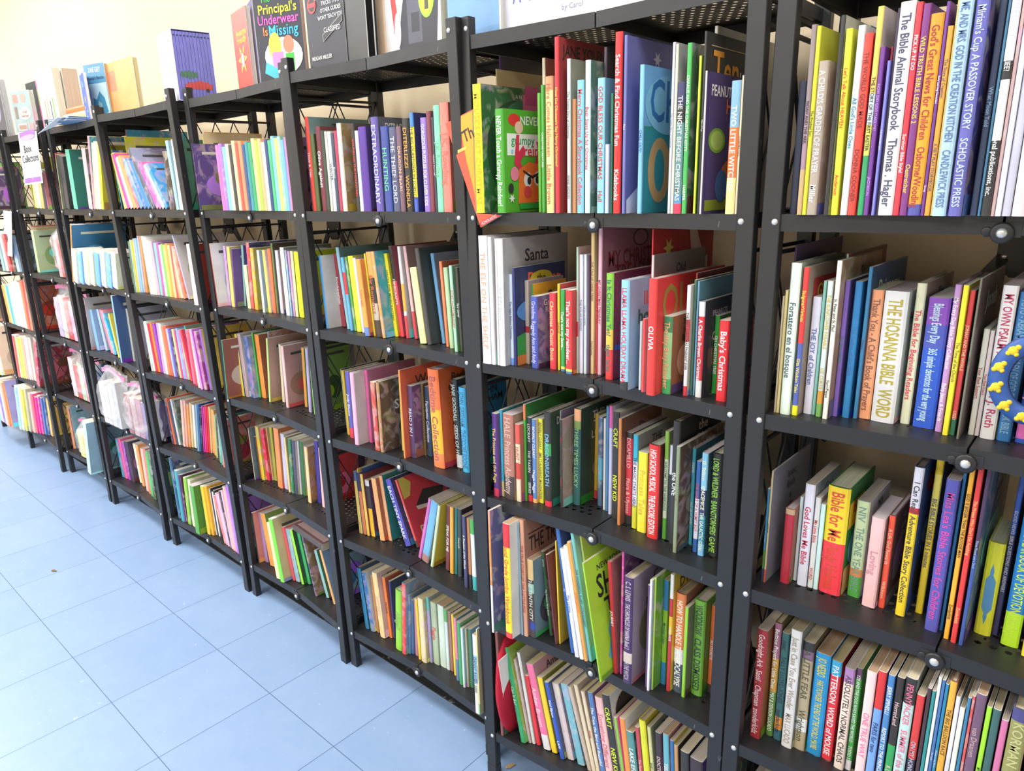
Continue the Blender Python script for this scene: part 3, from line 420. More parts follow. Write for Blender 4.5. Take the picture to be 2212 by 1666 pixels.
63;-.5688;.0334;.0036;.2002;0;7ac;69a;;;b;p;thin steel blue picture book right of dark green one, third shelf, second bookcase from right
63;-.562;.0282;.0114;.1675;0;eee;234;A Charlie Brown Christmas;fff;b|bands .18-.85:d23|cov PEANUTS;p;white picture book just right of the steel blue one, third shelf, second bookcase from right
63;-.55;.0664;.0087;.1388;0;2a3;384;OH CHRISTMAS TREE;fff;;b;green book lettered oh christmas tree, third shelf, second bookcase from right
63;-.5235;.0291;.0181;.1394;0;e12;d12;Baby's Christmas;fff;r|mott;b;red board book lettered baby's christmas, third shelf, second bookcase from right
64;-1.0352;.0073;.0149;.1965;0;528;647;The Princess and the Page;fd6;bands 0-.1:d25;b;purple book next to the left post, fourth shelf, second bookcase from right
64;-1.0197;.0166;.0075;.2048;0;2ac;289;;;b|bands 0-.18:cb7;p;blue picture book just right of the purple one, fourth shelf, second bookcase from right
64;-1.0089;.0145;.0297;.1998;0;b76;a87;@HALE~Princess Academy;dba;bands 0-.28:433;b;thick rose book just right of the blue one, fourth shelf, second bookcase from right
64;-.9764;.0178;.0134;.1811;0;edb;c65;HUNT TIGGINS;d43;bands .3-.5:d43,.75-1:e54;b;beige book lettered hunt tiggins, fourth shelf, second bookcase from right
64;-.9624;.0301;.006;.2244;0;4a3;283;;;b|bands .85-1:f74|cov ... Fern;p;thin green picture book just right of the beige one, fourth shelf, second bookcase from right
64;-.9558;.0342;.0118;.1961;0;223;233;@LOCRAFT~THE TAKEN~SERIES;ddd;bands 0-.08:e23;b;black book lettered the taken, fourth shelf, second bookcase from right
64;-.9434;.0352;.0114;.1938;0;58c;ec9;@BEVERLY CLEARY~Muggie Maggie;eef;bands 0-.05:fb7;b;steel blue book just right of the black one, fourth shelf, second bookcase from right
64;-.9314;.0431;.0115;.1957;0;ee3;cb4;@BEVERLY CLEARY~EMILY'S RUNAWAY IMAGINATION;664;;b;yellow book just right of the steel blue one, fourth shelf, second bookcase from right
64;-.9126;.0397;.0181;.2152;0;222;243;DRAGONBREATH;7bd;h|bands .55-.68:4a5,0-.06:e24;h;black hardcover book just right of the yellow one, fourth shelf, second bookcase from right
64;-.8939;.0704;.003;.2134;0;bcc;98a;THE PULL OF GRAVITY;467;;b;thin pale grey book lettered the pull of gravity, fourth shelf, second bookcase from right
64;-.8791;.0519;.0052;.2009;0;322;a98;@KELLY~SKUNKED!;c34;mott;b;thin dark brown book lettered skunked, fourth shelf, second bookcase from right
64;-.8734;.1336;.003;.2087;.016;cab;a98;The Power of Un;644;;b;thin lilac book lettered the power of un, fourth shelf, second bookcase from right
64;-.8699;.0845;.0179;.2202;.015;266;243;THREE TIMES LUCKY;9c8;h|bands .88-1:fb8,.8-.88:8a5;h;dark green hardcover book lettered three times lucky, fourth shelf, second bookcase from right
64;-.8514;.137;.0087;.1989;.013;eb3;ca5;;;bands 0-.1:e35;b;amber book just right of the dark green one, fourth shelf, second bookcase from right
64;-.8235;.1112;.0123;.204;0;468;754;;;mott|bands .3-.55:5ac;b;indigo book just right of the amber one, fourth shelf, second bookcase from right
64;-.8022;.1009;.0059;.2066;0;ddd;444;;;;b;thin cream book just right of the indigo one, fourth shelf, second bookcase from right
64;-.7942;.0988;.0062;.2348;0;48b;47a;;;b;p;thin blue picture book just right of the cream one, fourth shelf, second bookcase from right
64;-.7811;.0902;.0071;.2408;0;cce;ccd;;;b|bands .8-1:e5a;p;pale grey picture book just right of the blue one, fourth shelf, second bookcase from right
64;-.7667;.0815;.0166;.2344;0;222;eee;CRAFT~NEW KID;ef2;art KID;b;black book lettered craft, fourth shelf, second bookcase from right
64;-.7384;.06;.0068;.2302;0;d84;854;;;cov D;b;orange book just right of the black one, fourth shelf, second bookcase from right
64;-.731;.0766;.0151;.1991;0;e34;766;@DICAMILLO~Flora & Ulysses;fcc;bands 0-.1:222,.94-1:332;b;red book just right of the orange one, fourth shelf, second bookcase from right
64;-.7089;.0678;.011;.2009;0;eef;aaa;THE MAGIC STARTS HERE!;336;bands 0-.25:dd2,.72-1:2bd;b;white book lettered the magic starts here, fourth shelf, second bookcase from right
64;-.6934;.0629;.0204;.171;0;fe3;cc4;Princess Tales;db3;;b;thick yellow book just right of the white one, fourth shelf, second bookcase from right
64;-.6654;.0548;.0239;.1956;0;e22;622;HIGH SCHOOL MUSICAL~THE ENCORE EDITION;fff;h;h;thick red hardcover book lettered the encore edition, fourth shelf, second bookcase from right
64;-.6382;.066;.0088;.2235;0;cdb;9a7;WELCOME TO THE WEEKENDS;364;bands 0-.2:5a2,.75-1:8b3;b;pale green book lettered welcome to the weekends, fourth shelf, second bookcase from right
64;-.6277;.0675;.0085;.1973;0;123;334;;;bands .7-1:dde;b;black book just right of the pale green one, fourth shelf, second bookcase from right
64;-.6186;.06;.0154;.25;0;222;222;the ONE;fff;h;h;black hardcover book lettered the one, fourth shelf, second bookcase from right
64;-.5943;.0309;.0076;.2131;0;897;643;SHMART;997;b|mott;p;grey picture book lettered shmart, fourth shelf, second bookcase from right
64;-.5861;.0771;.0069;.1978;0;4bc;378;@DRAPER~OUT OF MY MIND;eff;;b;teal book lettered out of my mind, fourth shelf, second bookcase from right
64;-.5668;.0573;.009;.183;0;26b;68a;THE DIARY OF A WIMPY BOY;d55;bands .15-.6:eef;b;blue book just right of the teal one, fourth shelf, second bookcase from right
64;-.5535;.051;.0123;.205;0;29b;367;@G. Stilton~SPACEMICE~THE GALACTIC GOAL;ffd;bands .65-1:8ce,.4-.65:236,0-.12:8cf;b;blue book lettered spacemice, fourth shelf, second bookcase from right
64;-.5406;.0654;.0194;.2037;0;222;222;@LORD & WILDNER~BARNSTORMERS~GAME;ae5;h;h;black hardcover book lettered game, fourth shelf, second bookcase from right
65;-1.0062;-.045;.006;.3072;0;e94;558;;;b|mott|bands 0-.4:eee;p;thin orange picture book next to the left post, fifth shelf, second bookcase from right
65;-.9706;-.0362;.0194;.2857;-.003;fe1;eee;Second Grade Jumbo Workbook;e53;b|bands .8-1:e23,0-.05:e33|dots;b;yellow book lettered second grade jumbo workbook, fifth shelf, second bookcase from right
65;-.948;-.0092;.0057;.2823;-.019;9bc;789;;;b;p;thin light blue picture book right of the yellow one, fifth shelf, second bookcase from right
65;-.9417;-.0065;.0114;.2893;-.022;ea8;a76;THE TRUE STORY OF THE 3 LITTLE PIGS;c43;b|dep .25|cov THE TRUE STO THE 3 LITTLE;p;tan picture book lettered the true story of the, fifth shelf, second bookcase from right
65;-.9297;.0002;.0167;.1943;-.025;433;79a;THE TENTH CITY;eed;bands .75-1:ec8,.58-.7:9cb,.1-.2:24a;b;dark brown book just right of the tan one, fifth shelf, second bookcase from right
65;-.8963;.0312;.0074;.2067;-.109;263;843;@JOYCE~The Fantastic Flying Books;eed;b|mott;p;dark green picture book lettered the fantastic flying books, fifth shelf, second bookcase from right
65;-.8657;.0129;.0047;.2164;-.116;623;843;;;b;p;thin maroon picture book right of the dark green one, fifth shelf, second bookcase from right
65;-.8604;.02;.0035;.2521;-.037;fd3;db3;;;b;p;thin yellow picture book just right of the maroon one, fifth shelf, second bookcase from right
65;-.8216;.0121;.0101;.2999;-.139;26b;248;N;bcf;b;p;blue picture book just right of the yellow one, fifth shelf, second bookcase from right
65;-.806;.0061;.0108;.2507;-.162;eef;bbc;The Lasting;48b;;b;white book lettered the lasting, fifth shelf, second bookcase from right
65;-.7937;.0067;.0107;.2603;-.169;fff;dcb;;;;b;white book just right of the white one, fifth shelf, second bookcase from right
65;-.7818;.0077;.0079;.2723;-.172;fa4;dcc;INTERVENTION;e73;b;p;amber picture book lettered intervention, fifth shelf, second bookcase from right
65;-.7733;.0133;.0082;.2932;-.172;7cc;9bb;THE WONDERFUL FLUFFY LITTLE SQUISHY;466;b;p;turquoise picture book lettered the wonderful fluffy little squishy, fifth shelf, second bookcase from right
65;-.7645;.03;.0044;.285;-.169;de8;dd7;;;b|cov THE WHAM;p;thin pale yellow picture book right of the turquoise one, fifth shelf, second bookcase from right
65;-.7171;-.0269;.0041;.2619;-.177;ad2;be3;;;b|art SHARK;p;thin lime picture book right of the pale yellow one, fifth shelf, second bookcase from right
65;-.7119;.0155;.0096;.2553;-.075;c12;a66;JOURNEY;fff;b;p;red picture book lettered journey, fifth shelf, second bookcase from right
65;-.7004;.0216;.005;.2928;0;d4a;637;;;b|mott;p;thin magenta picture book just right of the red one, fifth shelf, second bookcase from right
65;-.6824;.0056;.0202;.2447;0;426;a9a;@C. S. LEWIS~THE CHRONICLES OF NARNIA Book 2~THE LION THE WITCH;dcd;h|bands .2-.3:edc;h;thick navy hardcover book lettered the lion the witch, fifth shelf, second bookcase from right
65;-.6381;.02;.0062;.2344;0;647;747;;;;b;thin purple book just right of the navy one, fifth shelf, second bookcase from right
65;-.6298;.0129;.0054;.2519;0;eef;9bc;;;b|mott;p;thin white picture book just right of the purple one, fifth shelf, second bookcase from right
65;-.6238;.0203;.0035;.2559;0;bd4;6a2;;;b|mott;p;thin lime picture book just right of the white one, fifth shelf, second bookcase from right
65;-.6197;.0493;.0104;.2399;0;9c2;7a3;Monkey Cake;376;bands .72-1:28c,0-.22:28c;b;lime book lettered monkey cake, fifth shelf, second bookcase from right
65;-.5999;.038;.0078;.2645;0;c23;ec3;DYNAMITE;fff;bands .8-1:eee,.5-.65:fc2;b;red book lettered dynamite, fifth shelf, second bookcase from right
65;-.5915;.0483;.0215;.2243;0;456;a65;HOW TO HANDLE THE APOCALYPSE;ffe;h|bands .45-1:e84,.3-.45:eee;h;thick navy hardcover book lettered how to handle the apocalypse, fifth shelf, second bookcase from right
65;-.5675;.0412;.0071;.2041;0;9d3;887;;;;b;lime book just right of the navy one, fifth shelf, second bookcase from right
65;-.5598;.065;.0238;.214;0;7b3;6a3;@WOODROW~CLASS DISMISSED;243;h;h;thick lime hardcover book lettered class dismissed, fifth shelf, second bookcase from right
65;-.5354;.0874;.01;.198;0;f73;e63;SO STORMY;fff;bands 0-.1:421;b;orange book lettered so stormy, fifth shelf, second bookcase from right
66;-1.0217;-.0108;.0087;.291;-.031;844;633;;;;b;brown book next to the left post, bottom shelf, second bookcase from right
66;-.9688;.0048;.0145;.2498;-.202;2a6;9b3;Can It Be?;cfd;b|mott;p;green picture book lettered can it be, bottom shelf, second bookcase from right
66;-.9528;.0146;.0081;.2207;-.2;caa;a98;;;b|mott;p;pale grey picture book just right of the green one, bottom shelf, second bookcase from right
66;-.9441;.0184;.0087;.2415;-.182;eee;bba;;;b;p;white picture book just right of the pale grey one, bottom shelf, second bookcase from right
66;-.9348;.0226;.0116;.1835;-.183;e23;b45;;;;b;red book just right of the white one, bottom shelf, second bookcase from right
66;-.9131;.0233;.0213;.221;-.233;f7a;c9a;Amber Brown;fdd;bands 0-.18:eee;b;thick hot pink book just right of the red one, bottom shelf, second bookcase from right
66;-.8912;.0278;.0166;.1943;-.227;fd1;aa4;;;;b;yellow book just right of the hot pink one, bottom shelf, second bookcase from right
66;-.8626;.0246;.0116;.1958;-.24;25c;457;@Enid Blyton~LAFF;fff;;b;blue book lettered laff, bottom shelf, second bookcase from right
66;-.8504;.0357;.0196;.193;-.237;dcc;a9a;;;mott;b;beige book just right of the blue one, bottom shelf, second bookcase from right
66;-.822;.038;.0207;.2025;-.251;7bc;68a;;;b|mott;b;thick turquoise book just right of the beige one, bottom shelf, second bookcase from right
66;-.7929;.038;.0109;.2062;-.285;cba;dcb;;;;b;pale grey book just right of the turquoise one, bottom shelf, second bookcase from right
66;-.7795;.038;.0109;.2201;-.251;edb;cba;;;;b;beige book just right of the pale grey one, bottom shelf, second bookcase from right
66;-.7663;.038;.01;.2111;-.227;edb;cb9;Annie;d44;;b;beige book just right of the beige one, bottom shelf, second bookcase from right
66;-.7541;.038;.0135;.217;-.19;58c;969;The Tree, the Bird and Beautiful;fff;;b;steel blue book lettered the tree the bird and, bottom shelf, second bookcase from right
66;-.7379;.038;.02;.2154;-.176;fcc;ca9;Something Different;d78;;b;cream book lettered something different, bottom shelf, second bookcase from right
66;-.7156;.038;.02;.2322;-.179;222;eee;CRAFT~NEW KID;ef2;art KID;b;black book lettered craft, bottom shelf, second bookcase from right
66;-.6928;.038;.0081;.1869;-.171;8c4;f5a;;;;b;lime book just right of the black one, bottom shelf, second bookcase from right
66;-.6826;.038;.0137;.1935;-.141;f94;fff;;;;b;orange book just right of the lime one, bottom shelf, second bookcase from right
66;-.6669;.038;.0183;.1701;-.15;599;465;LAKE EFFECT;fff;mott;b;teal book lettered lake effect, bottom shelf, second bookcase from right
66;-.6463;.038;.0099;.192;-.125;c45;58a;The Family;fcc;;b;red book lettered the family, bottom shelf, second bookcase from right
66;-.6344;.038;.0155;.2166;-.124;ee2;cb3;;;b;p;yellow picture book just right of the red one, bottom shelf, second bookcase from right
66;-.6167;.038;.0085;.2085;-.116;dd9;9a8;BABY FARM;475;;b;pale yellow book lettered baby farm, bottom shelf, second bookcase from right
66;-.606;.038;.014;.206;-.075;323;845;DOCTOR DEATH;ecc;;b;dark brown book lettered doctor death, bottom shelf, second bookcase from right
66;-.5896;.038;.0137;.2118;-.066;6bc;a45;TEEN DIGITAL;fff;mott;b;turquoise book lettered teen digital, bottom shelf, second bookcase from right
66;-.5734;.038;.0085;.2049;-.064;27b;ec3;;;;b;blue book just right of the turquoise one, bottom shelf, second bookcase from right
66;-.5634;.038;.0088;.198;-.068;c96;542;;;;b;tan book just right of the blue one, bottom shelf, second bookcase from right
66;-.5527;.038;.0189;.194;-.048;222;334;@GRATZ;eee;;b;black book just right of the tan one, bottom shelf, second bookcase from right
66;-.5316;.038;.0273;.1906;-.044;88b;537;WANT;ccf;bands .8-1:323;b;thick violet book lettered want, bottom shelf, second bookcase from right
66;-.4921;.02;.0084;.2639;0;9ab;789;;;;b;pale grey book just right of the violet one, bottom shelf, second bookcase from right
52;-1.6545;.008;.0035;.2065;0;645;556;;;b;p;thin brown picture book next to the left post, second shelf, third bookcase from right
52;-1.6505;.008;.0142;.2293;0;e43;799;Thick & Thin;fdd;b|cov;p;red picture book lettered thick thin, second shelf, third bookcase from right
52;-1.6357;.008;.0167;.1877;0;563;452;;;;b;brown book just right of the red one, second shelf, third bookcase from right
52;-1.6087;.008;.0198;.2034;0;723;623;Olive Against;fff;;b;maroon book lettered olive against, second shelf, third bookcase from right
52;-1.5883;.008;.0141;.1924;0;343;aa8;;;;b;charcoal book just right of the maroon one, second shelf, third bookcase from right
52;-1.5722;.008;.01;.1892;0;ddc;443;;;;b;beige book just right of the charcoal one, second shelf, third bookcase from right
52;-1.5603;.008;.0132;.1884;0;eef;ccd;WINTER;444;;b;white book lettered winter, second shelf, third bookcase from right
52;-1.5465;.008;.0131;.1844;0;345;356;Bones;ccc;;b;charcoal book lettered bones, second shelf, third bookcase from right
52;-1.5328;.008;.013;.1888;0;b35;834;;;;b;red book just right of the charcoal one, second shelf, third bookcase from right
52;-1.5192;.008;.0172;.2047;0;edc;a85;;;b|mott;p;cream picture book just right of the red one, second shelf, third bookcase from right
52;-1.4627;.008;.0123;.2007;0;222;433;SOUND OF THE MOUNTAIN;e33;;b;black book lettered sound of the mountain, second shelf, third bookcase from right
52;-1.4498;.008;.0122;.1835;0;eef;cdd;;;;b;white book just right of the black one, second shelf, third bookcase from right
52;-1.437;.008;.0287;.1908;0;529;437;;;;b;thick purple book just right of the white one, second shelf, third bookcase from right
52;-1.3873;.008;.0259;.2083;0;65a;556;EXTRAORDINARY;ccf;h;h;thick indigo hardcover book lettered extraordinary, second shelf, third bookcase from right
52;-1.3545;.008;.0253;.1862;0;349;26a;HUNTING;6c9;;b;thick navy book lettered hunting, second shelf, third bookcase from right
52;-1.3243;.008;.0231;.1822;0;557;446;THE THIEF LORD;ccd;;b;thick purple book lettered the thief lord, second shelf, third bookcase from right
52;-1.2996;.008;.0162;.1825;0;756;544;DRAGON PEARL;db9;;b;brown book lettered dragon pearl, second shelf, third bookcase from right
52;-1.277;.008;.0206;.1971;0;222;443;@DITERLIZZI~WONDLA;d93;h;h;thick black hardcover book just right of the brown one, second shelf, third bookcase from right
52;-1.2517;.008;.0125;.2074;0;fe2;226;THE BIG QUESTIONS IN SCIENCE;446;b|bands .86-1:48c,0-.15:46c;p;yellow picture book lettered the big questions in science, second shelf, third bookcase from right
52;-1.2177;.008;.0182;.1946;0;97c;769;GORGEOUS PUZZLES FOR CLEVER KIDS;eee;;b;violet book lettered gorgeous puzzles for clever kids, second shelf, third bookcase from right
52;-1.198;.008;.0134;.2059;0;834;723;;;h;h;maroon hardcover book just right of the violet one, second shelf, third bookcase from right
52;-1.1809;.006;.0074;.1926;0;334;445;HARRY POTTER;ccc;;b;charcoal book left of the turquoise one, second shelf, third bookcase from right
52;-1.1713;.004;.0175;.2148;0;8eb;7cb;@J.K. Rowling;7b9;;b;turquoise book just right of the charcoal one, second shelf, third bookcase from right
52;-1.1524;.004;.0257;.2181;0;f87;d76;@J.K. Rowling;d76;;b;thick orange book just right of the turquoise one, second shelf, third bookcase from right
53;-1.6556;.0165;.0096;.1958;-.031;5ae;ddd;;;r|cov Di;b;blue board book next to the left post, third shelf, third bookcase from right
53;-1.6454;.0608;.0177;.1971;-.082;a34;823;Frankenstein;fff;h;h;dark red hardcover book just right of the blue one, third shelf, third bookcase from right
53;-1.6007;.0458;.0123;.2174;-.101;9cd;688;;;b;p;light blue picture book right of the dark red one, third shelf, third bookcase from right
53;-1.5759;.0379;.0113;.193;-.087;6be;79b;;;b|bands .5-.8:e34;p;light blue picture book right of the light blue one, third shelf, third bookcase from right
53;-1.564;.0424;.0099;.1944;-.089;5a4;473;;;mott;b;green book just right of the light blue one, third shelf, third bookcase from right
53;-1.5497;.0397;.0215;.1978;-.074;ee3;bb3;;;;b;thick yellow book just right of the green one, third shelf, third bookcase from right
53;-1.5264;.0398;.0104;.1938;-.08;eef;bac;;;;b;white book just right of the yellow one, third shelf, third bookcase from right
53;-1.4827;.0154;.0185;.1941;-.08;fa4;d84;Unreal;e73;bands 0-.12:68c;b;amber book lettered unreal, third shelf, third bookcase from right
53;-1.4636;.0298;.005;.2085;-.081;fe3;db3;RUMP;d94;;b;thin yellow book just right of the amber one, third shelf, third bookcase from right
53;-1.4541;.0278;.0226;.2129;-.077;fa5;c84;Big Romance;c63;bands 0-.2:432,.2-.4:cba,.4-.7:222;b;thick amber book lettered big romance, third shelf, third bookcase from right
53;-1.424;.0264;.0104;.2154;-.105;fa5;3ab;;;b|mott;p;amber picture book just right of the amber one, third shelf, third bookcase from right
53;-1.413;.0564;.0122;.2086;-.108;fe1;bb3;HACKS FOR MINECRAFTERS;774;h;h;yellow hardcover book just right of the amber one, third shelf, third bookcase from right
53;-1.4001;.0639;.0134;.2271;-.108;f45;a45;MINECRAFTS;fff;b|bands .62-1:322;p;red picture book just right of the yellow one, third shelf, third bookcase from right
53;-1.3743;.0614;.0105;.2265;-.057;eee;ccc;;;b|bands 0-.25:e45,.3-.6:fb4;p;white picture book just right of the red one, third shelf, third bookcase from right
53;-1.3518;.0699;.0106;.2273;-.107;fcc;a88;;;b|bands 0-.3:e45;p;cream picture book just right of the white one, third shelf, third bookcase from right
53;-1.2958;.038;.0228;.1827;-.122;eea;cb8;;;b;b;thick pale yellow book just right of the cream one, third shelf, third bookcase from right
53;-1.2721;.0411;.0136;.2278;-.117;444;344;;;b|cov L D;p;charcoal picture book just right of the pale yellow one, third shelf, third bookcase from right
53;-1.2511;.0698;.0106;.2149;-.123;7be;89a;;;b;p;light blue picture book just right of the charcoal one, third shelf, third bookcase from right
53;-1.2185;.0523;.009;.1989;-.056;f85;c64;;;;b;orange book just right of the light blue one, third shelf, third bookcase from right
53;-1.1998;.0459;.0139;.1868;-.055;bda;9b9;;;;b;pale green book just right of the orange one, third shelf, third bookcase from right
53;-1.1634;.0272;.0095;.1951;-.038;bec;7a8;DORY FANTASMAGORY;e45;;b;pale green book just right of the pale green one, third shelf, third bookcase from right
53;-1.1534;.034;.0102;.1906;-.035;443;443;Spy camp;fff;;b;dark brown book lettered spy camp, third shelf, third bookcase from right
54;-1.6568;.0535;.0035;.191;-.031;dc9;432;Trauma;fff;b;p;thin beige picture book lettered trauma, fourth shelf, third bookcase from right
54;-1.6528;.0557;.003;.1836;.03;8bc;89a;;;;b;thin turquoise book just right of the beige one, fourth shelf, third bookcase from right
54;-1.6493;.0501;.0087;.1895;-.017;fd4;cb5;;;;b;yellow book just right of the turquoise one, fourth shelf, third bookcase from right
54;-1.6254;.0405;.017;.1939;.011;66c;a6a;Judy Blume;fff;bands 0-.15:f46;b;indigo book just right of the yellow one, fourth shelf, third bookcase from right
54;-1.5664;.0143;.0164;.2047;.015;fbd;dcc;;;b|cov the CR C;p;pink picture book just right of the indigo one, fourth shelf, third bookcase from right
54;-1.5483;.05;.0115;.2076;.008;e6a;d8a;;;b;p;hot pink picture book just right of the pink one, fourth shelf, third bookcase from right
54;-1.4873;.0223;.019;.19;-.005;c43;753;;;mott;b;red book just right of the hot pink one, fourth shelf, third bookcase from right
54;-1.4633;.022;.0122;.1943;.006;b85;543;;;b|mott|cov I SUR;p;rose picture book just right of the red one, fourth shelf, third bookcase from right
54;-1.4267;.065;.0148;.2038;.026;ed5;79a;;;;b;yellow book just right of the rose one, fourth shelf, third bookcase from right
54;-1.3769;.03;.0057;.2366;0;f94;d64;;;b|cov World of;p;thin orange picture book just right of the yellow one, fourth shelf, third bookcase from right
54;-1.3706;.0476;.0174;.1947;.017;536;647;READ 3 IN 1;eef;mott;b;navy book lettered read 3 in 1, fourth shelf, third bookcase from right
54;-1.3518;.077;.0082;.1964;.01;763;542;;;;b;brown book just right of the navy one, fourth shelf, third bookcase from right
54;-1.343;.082;.0171;.1888;.009;246;357;Fantastic Collection;eef;;b;navy book lettered fantastic collection, fourth shelf, third bookcase from right
54;-1.2763;.0436;.0386;.2533;-.025;fb1;e62;Bedtime Collection;a55;h|bands 0-.15:f84,.6-1:f73;h;thick amber hardcover book lettered bedtime collection, fourth shelf, third bookcase from right
54;-1.2256;.0752;.02;.2265;-.041;233;222;@JANE GOODALL~SEEDS OF HOPE;dee;h|bands 0-.15:eee;h;dark brown hardcover book lettered seeds of hope, fourth shelf, third bookcase from right
54;-1.1938;.0646;.0234;.2161;-.017;4be;39c;@JOHN GRISHAM~THEODORE BOONE;37a;h;h;thick blue hardcover book lettered theodore boone, fourth shelf, third bookcase from right
55;-1.658;.0673;.0035;.2077;.069;ec3;db3;;;b;p;thin yellow picture book next to the left post, fifth shelf, third bookcase from right
55;-1.654;.0727;.003;.2125;.118;223;359;;;b;p;thin black picture book just right of the yellow one, fifth shelf, third bookcase from right
55;-1.6505;.0609;.003;.1976;-.03;fd7;a68;;;bands .85-1:537;b;thin pale yellow book just right of the black one, fifth shelf, third bookcase from right
55;-1.647;.0625;.0084;.1976;-.051;ed7;68a;;;bands .85-1:58b;b;pale yellow book just right of the pale yellow one, fifth shelf, third bookcase from right
55;-1.638;.0659;.014;.1967;-.052;e85;537;;;bands .7-1:436;b;orange book just right of the pale yellow one, fifth shelf, third bookcase from right
55;-1.6222;.0674;.0114;.1947;-.056;fd6;834;;;b;p;pale yellow picture book just right of the orange one, fifth shelf, third bookcase from right
55;-1.6102;.0734;.0182;.1772;-.059;fc2;636;;;bands .5-.9:333,.9-1:eee;b;yellow book just right of the pale yellow one, fifth shelf, third bookcase from right
55;-1.5691;.0737;.0217;.1917;-.112;fb7;a64;;;;b;thick tan book just right of the yellow one, fifth shelf, third bookcase from right
55;-1.5468;.0882;.0144;.1999;-.122;fb8;288;;;b|cov Calvin Coconut;p;tan picture book just right of the tan one, fifth shelf, third bookcase from right
55;-1.4799;.0963;.0234;.2008;-.369;55c;336;EACH TINY SPARK;fff;h;h;thick indigo hardcover book lettered each tiny spark, fifth shelf, third bookcase from right
55;-1.4476;.11;.0081;.2036;-.397;f66;d34;FAHRENHEIT 451;fff;b|cov FAH|bands 0-.1:443;p;hot pink picture book lettered fahrenheit 451, fifth shelf, third bookcase from right
55;-1.4017;.0751;.0114;.2032;.29;d7c;b9b;;;;b;lilac book just right of the hot pink one, fifth shelf, third bookcase from right
55;-1.3813;.069;.0255;.2032;.276;7be;8ac;;;bands 0-.12:b88;b;thick light blue book just right of the lilac one, fifth shelf, third bookcase from right
55;-1.3393;.065;.0097;.1991;.224;dec;ed4;;;b;p;cream picture book just right of the light blue one, fifth shelf, third bookcase from right
55;-1.2966;.0813;.0147;.1933;.085;734;322;SPEAK FOR ME;fff;;b;maroon book lettered speak for me, fifth shelf, third bookcase from right
55;-1.2736;.0755;.0129;.1969;.063;fb3;c84;SLAPPY;fd7;;b;amber book just right of the maroon one, fifth shelf, third bookcase from right
55;-1.2601;.0806;.009;.1961;.062;188;277;;;;b;teal book just right of the amber one, fifth shelf, third bookcase from right
55;-1.2473;.079;.0142;.1976;.055;344;433;Search;cca;;b;charcoal book lettered search, fifth shelf, third bookcase from right
55;-1.1949;.0522;.0116;.2007;.01;447;336;A Fraction of the Whole;fff;;b;navy book lettered a fraction of the whole, fifth shelf, third bookcase from right
55;-1.1827;.0566;.0109;.1965;.007;c85;222;;;bands 0-.2:222;b;rose book just right of the navy one, fifth shelf, third bookcase from right
55;-1.1692;.0565;.0151;.1967;-.004;eff;caa;;;bands 0-.2:4bb,.8-1:4b5;b;white book just right of the rose one, fifth shelf, third bookcase from right
56;-1.647;.0494;.0169;.2048;-.089;28b;257;;;b;p;blue picture book next to the left post, bottom shelf, third bookcase from right
56;-1.6229;.0506;.019;.1963;-.116;37b;cdd;;;b|mott;b;blue book just right of the blue one, bottom shelf, third bookcase from right
56;-1.6033;.0592;.0123;.192;-.054;c84;a75;;;;b;orange book just right of the blue one, bottom shelf, third bookcase from right
56;-1.5765;.0511;.0231;.2145;-.081;fd9;dbb;SISTERS;dba;;b;thick pale yellow book lettered sisters, bottom shelf, third bookcase from right
56;-1.5528;.0666;.0134;.2003;-.069;f83;c64;PATINA;622;;b;orange book lettered patina, bottom shelf, third bookcase from right
56;-1.5388;.0723;.0073;.1928;-.019;338;447;;;;b;navy book just right of the orange one, bottom shelf, third bookcase from right
56;-1.4961;.0449;.0281;.2053;.094;9d3;7a4;Abigail;8b5;h;h;thick lime hardcover book just right of the navy one, bottom shelf, third bookcase from right
56;-1.4622;.042;.0159;.2406;.089;e44;79b;;;b|mott;p;red picture book just right of the lime one, bottom shelf, third bookcase from right
56;-1.4457;.0523;.0067;.2027;.077;58b;79b;;;mott;b;steel blue book just right of the red one, bottom shelf, third bookcase from right
56;-1.4384;.0584;.0079;.1846;.071;57a;68a;;;;b;steel blue book just right of the steel blue one, bottom shelf, third bookcase from right
56;-1.4255;.0609;.0118;.1902;.046;c89;b9a;;;;b;rose book just right of the steel blue one, bottom shelf, third bookcase from right
56;-1.4049;.0552;.0105;.1971;0;ec2;ba3;;;;b;yellow book just right of the rose one, bottom shelf, third bookcase from right
56;-1.3921;.0547;.0216;.2066;0;eda;cb8;;;mott;b;thick pale yellow book just right of the yellow one, bottom shelf, third bookcase from right
56;-1.3699;.0665;.0106;.2123;0;bad;9ab;;;bands .8-1:6cb;b;lilac book just right of the pale yellow one, bottom shelf, third bookcase from right
56;-1.3587;.0714;.0228;.1997;0;bca;9a8;Piggie;d44;mott;b;thick pale green book just right of the lilac one, bottom shelf, third bookcase from right
56;-1.3353;.0761;.0247;.1988;0;ded;bca;;;;b;thick cream book just right of the pale green one, bottom shelf, third bookcase from right
56;-1.309;.0763;.0118;.1934;0;dee;bca;;;bands .8-1:6b6;b;white book just right of the cream one, bottom shelf, third bookcase from right
56;-1.2966;.0794;.0118;.189;0;a76;865;;;;b;rose book just right of the white one, bottom shelf, third bookcase from right
56;-1.275;.0726;.0085;.1936;0;fd3;cb4;;;;b;yellow book left of the pink one, bottom shelf, third bookcase from right
56;-1.2545;.0617;.0104;.1959;0;e8a;9ac;;;bands 0-.35:68b;b;pink book just right of the yellow one, bottom shelf, third bookcase from right
56;-1.2367;.0561;.0124;.1947;0;4a6;8b8;;;;b;green book just right of the pink one, bottom shelf, third bookcase from right
56;-1.2198;.0533;.0078;.1839;0;dee;8bc;;;;b;white book just right of the green one, bottom shelf, third bookcase from right
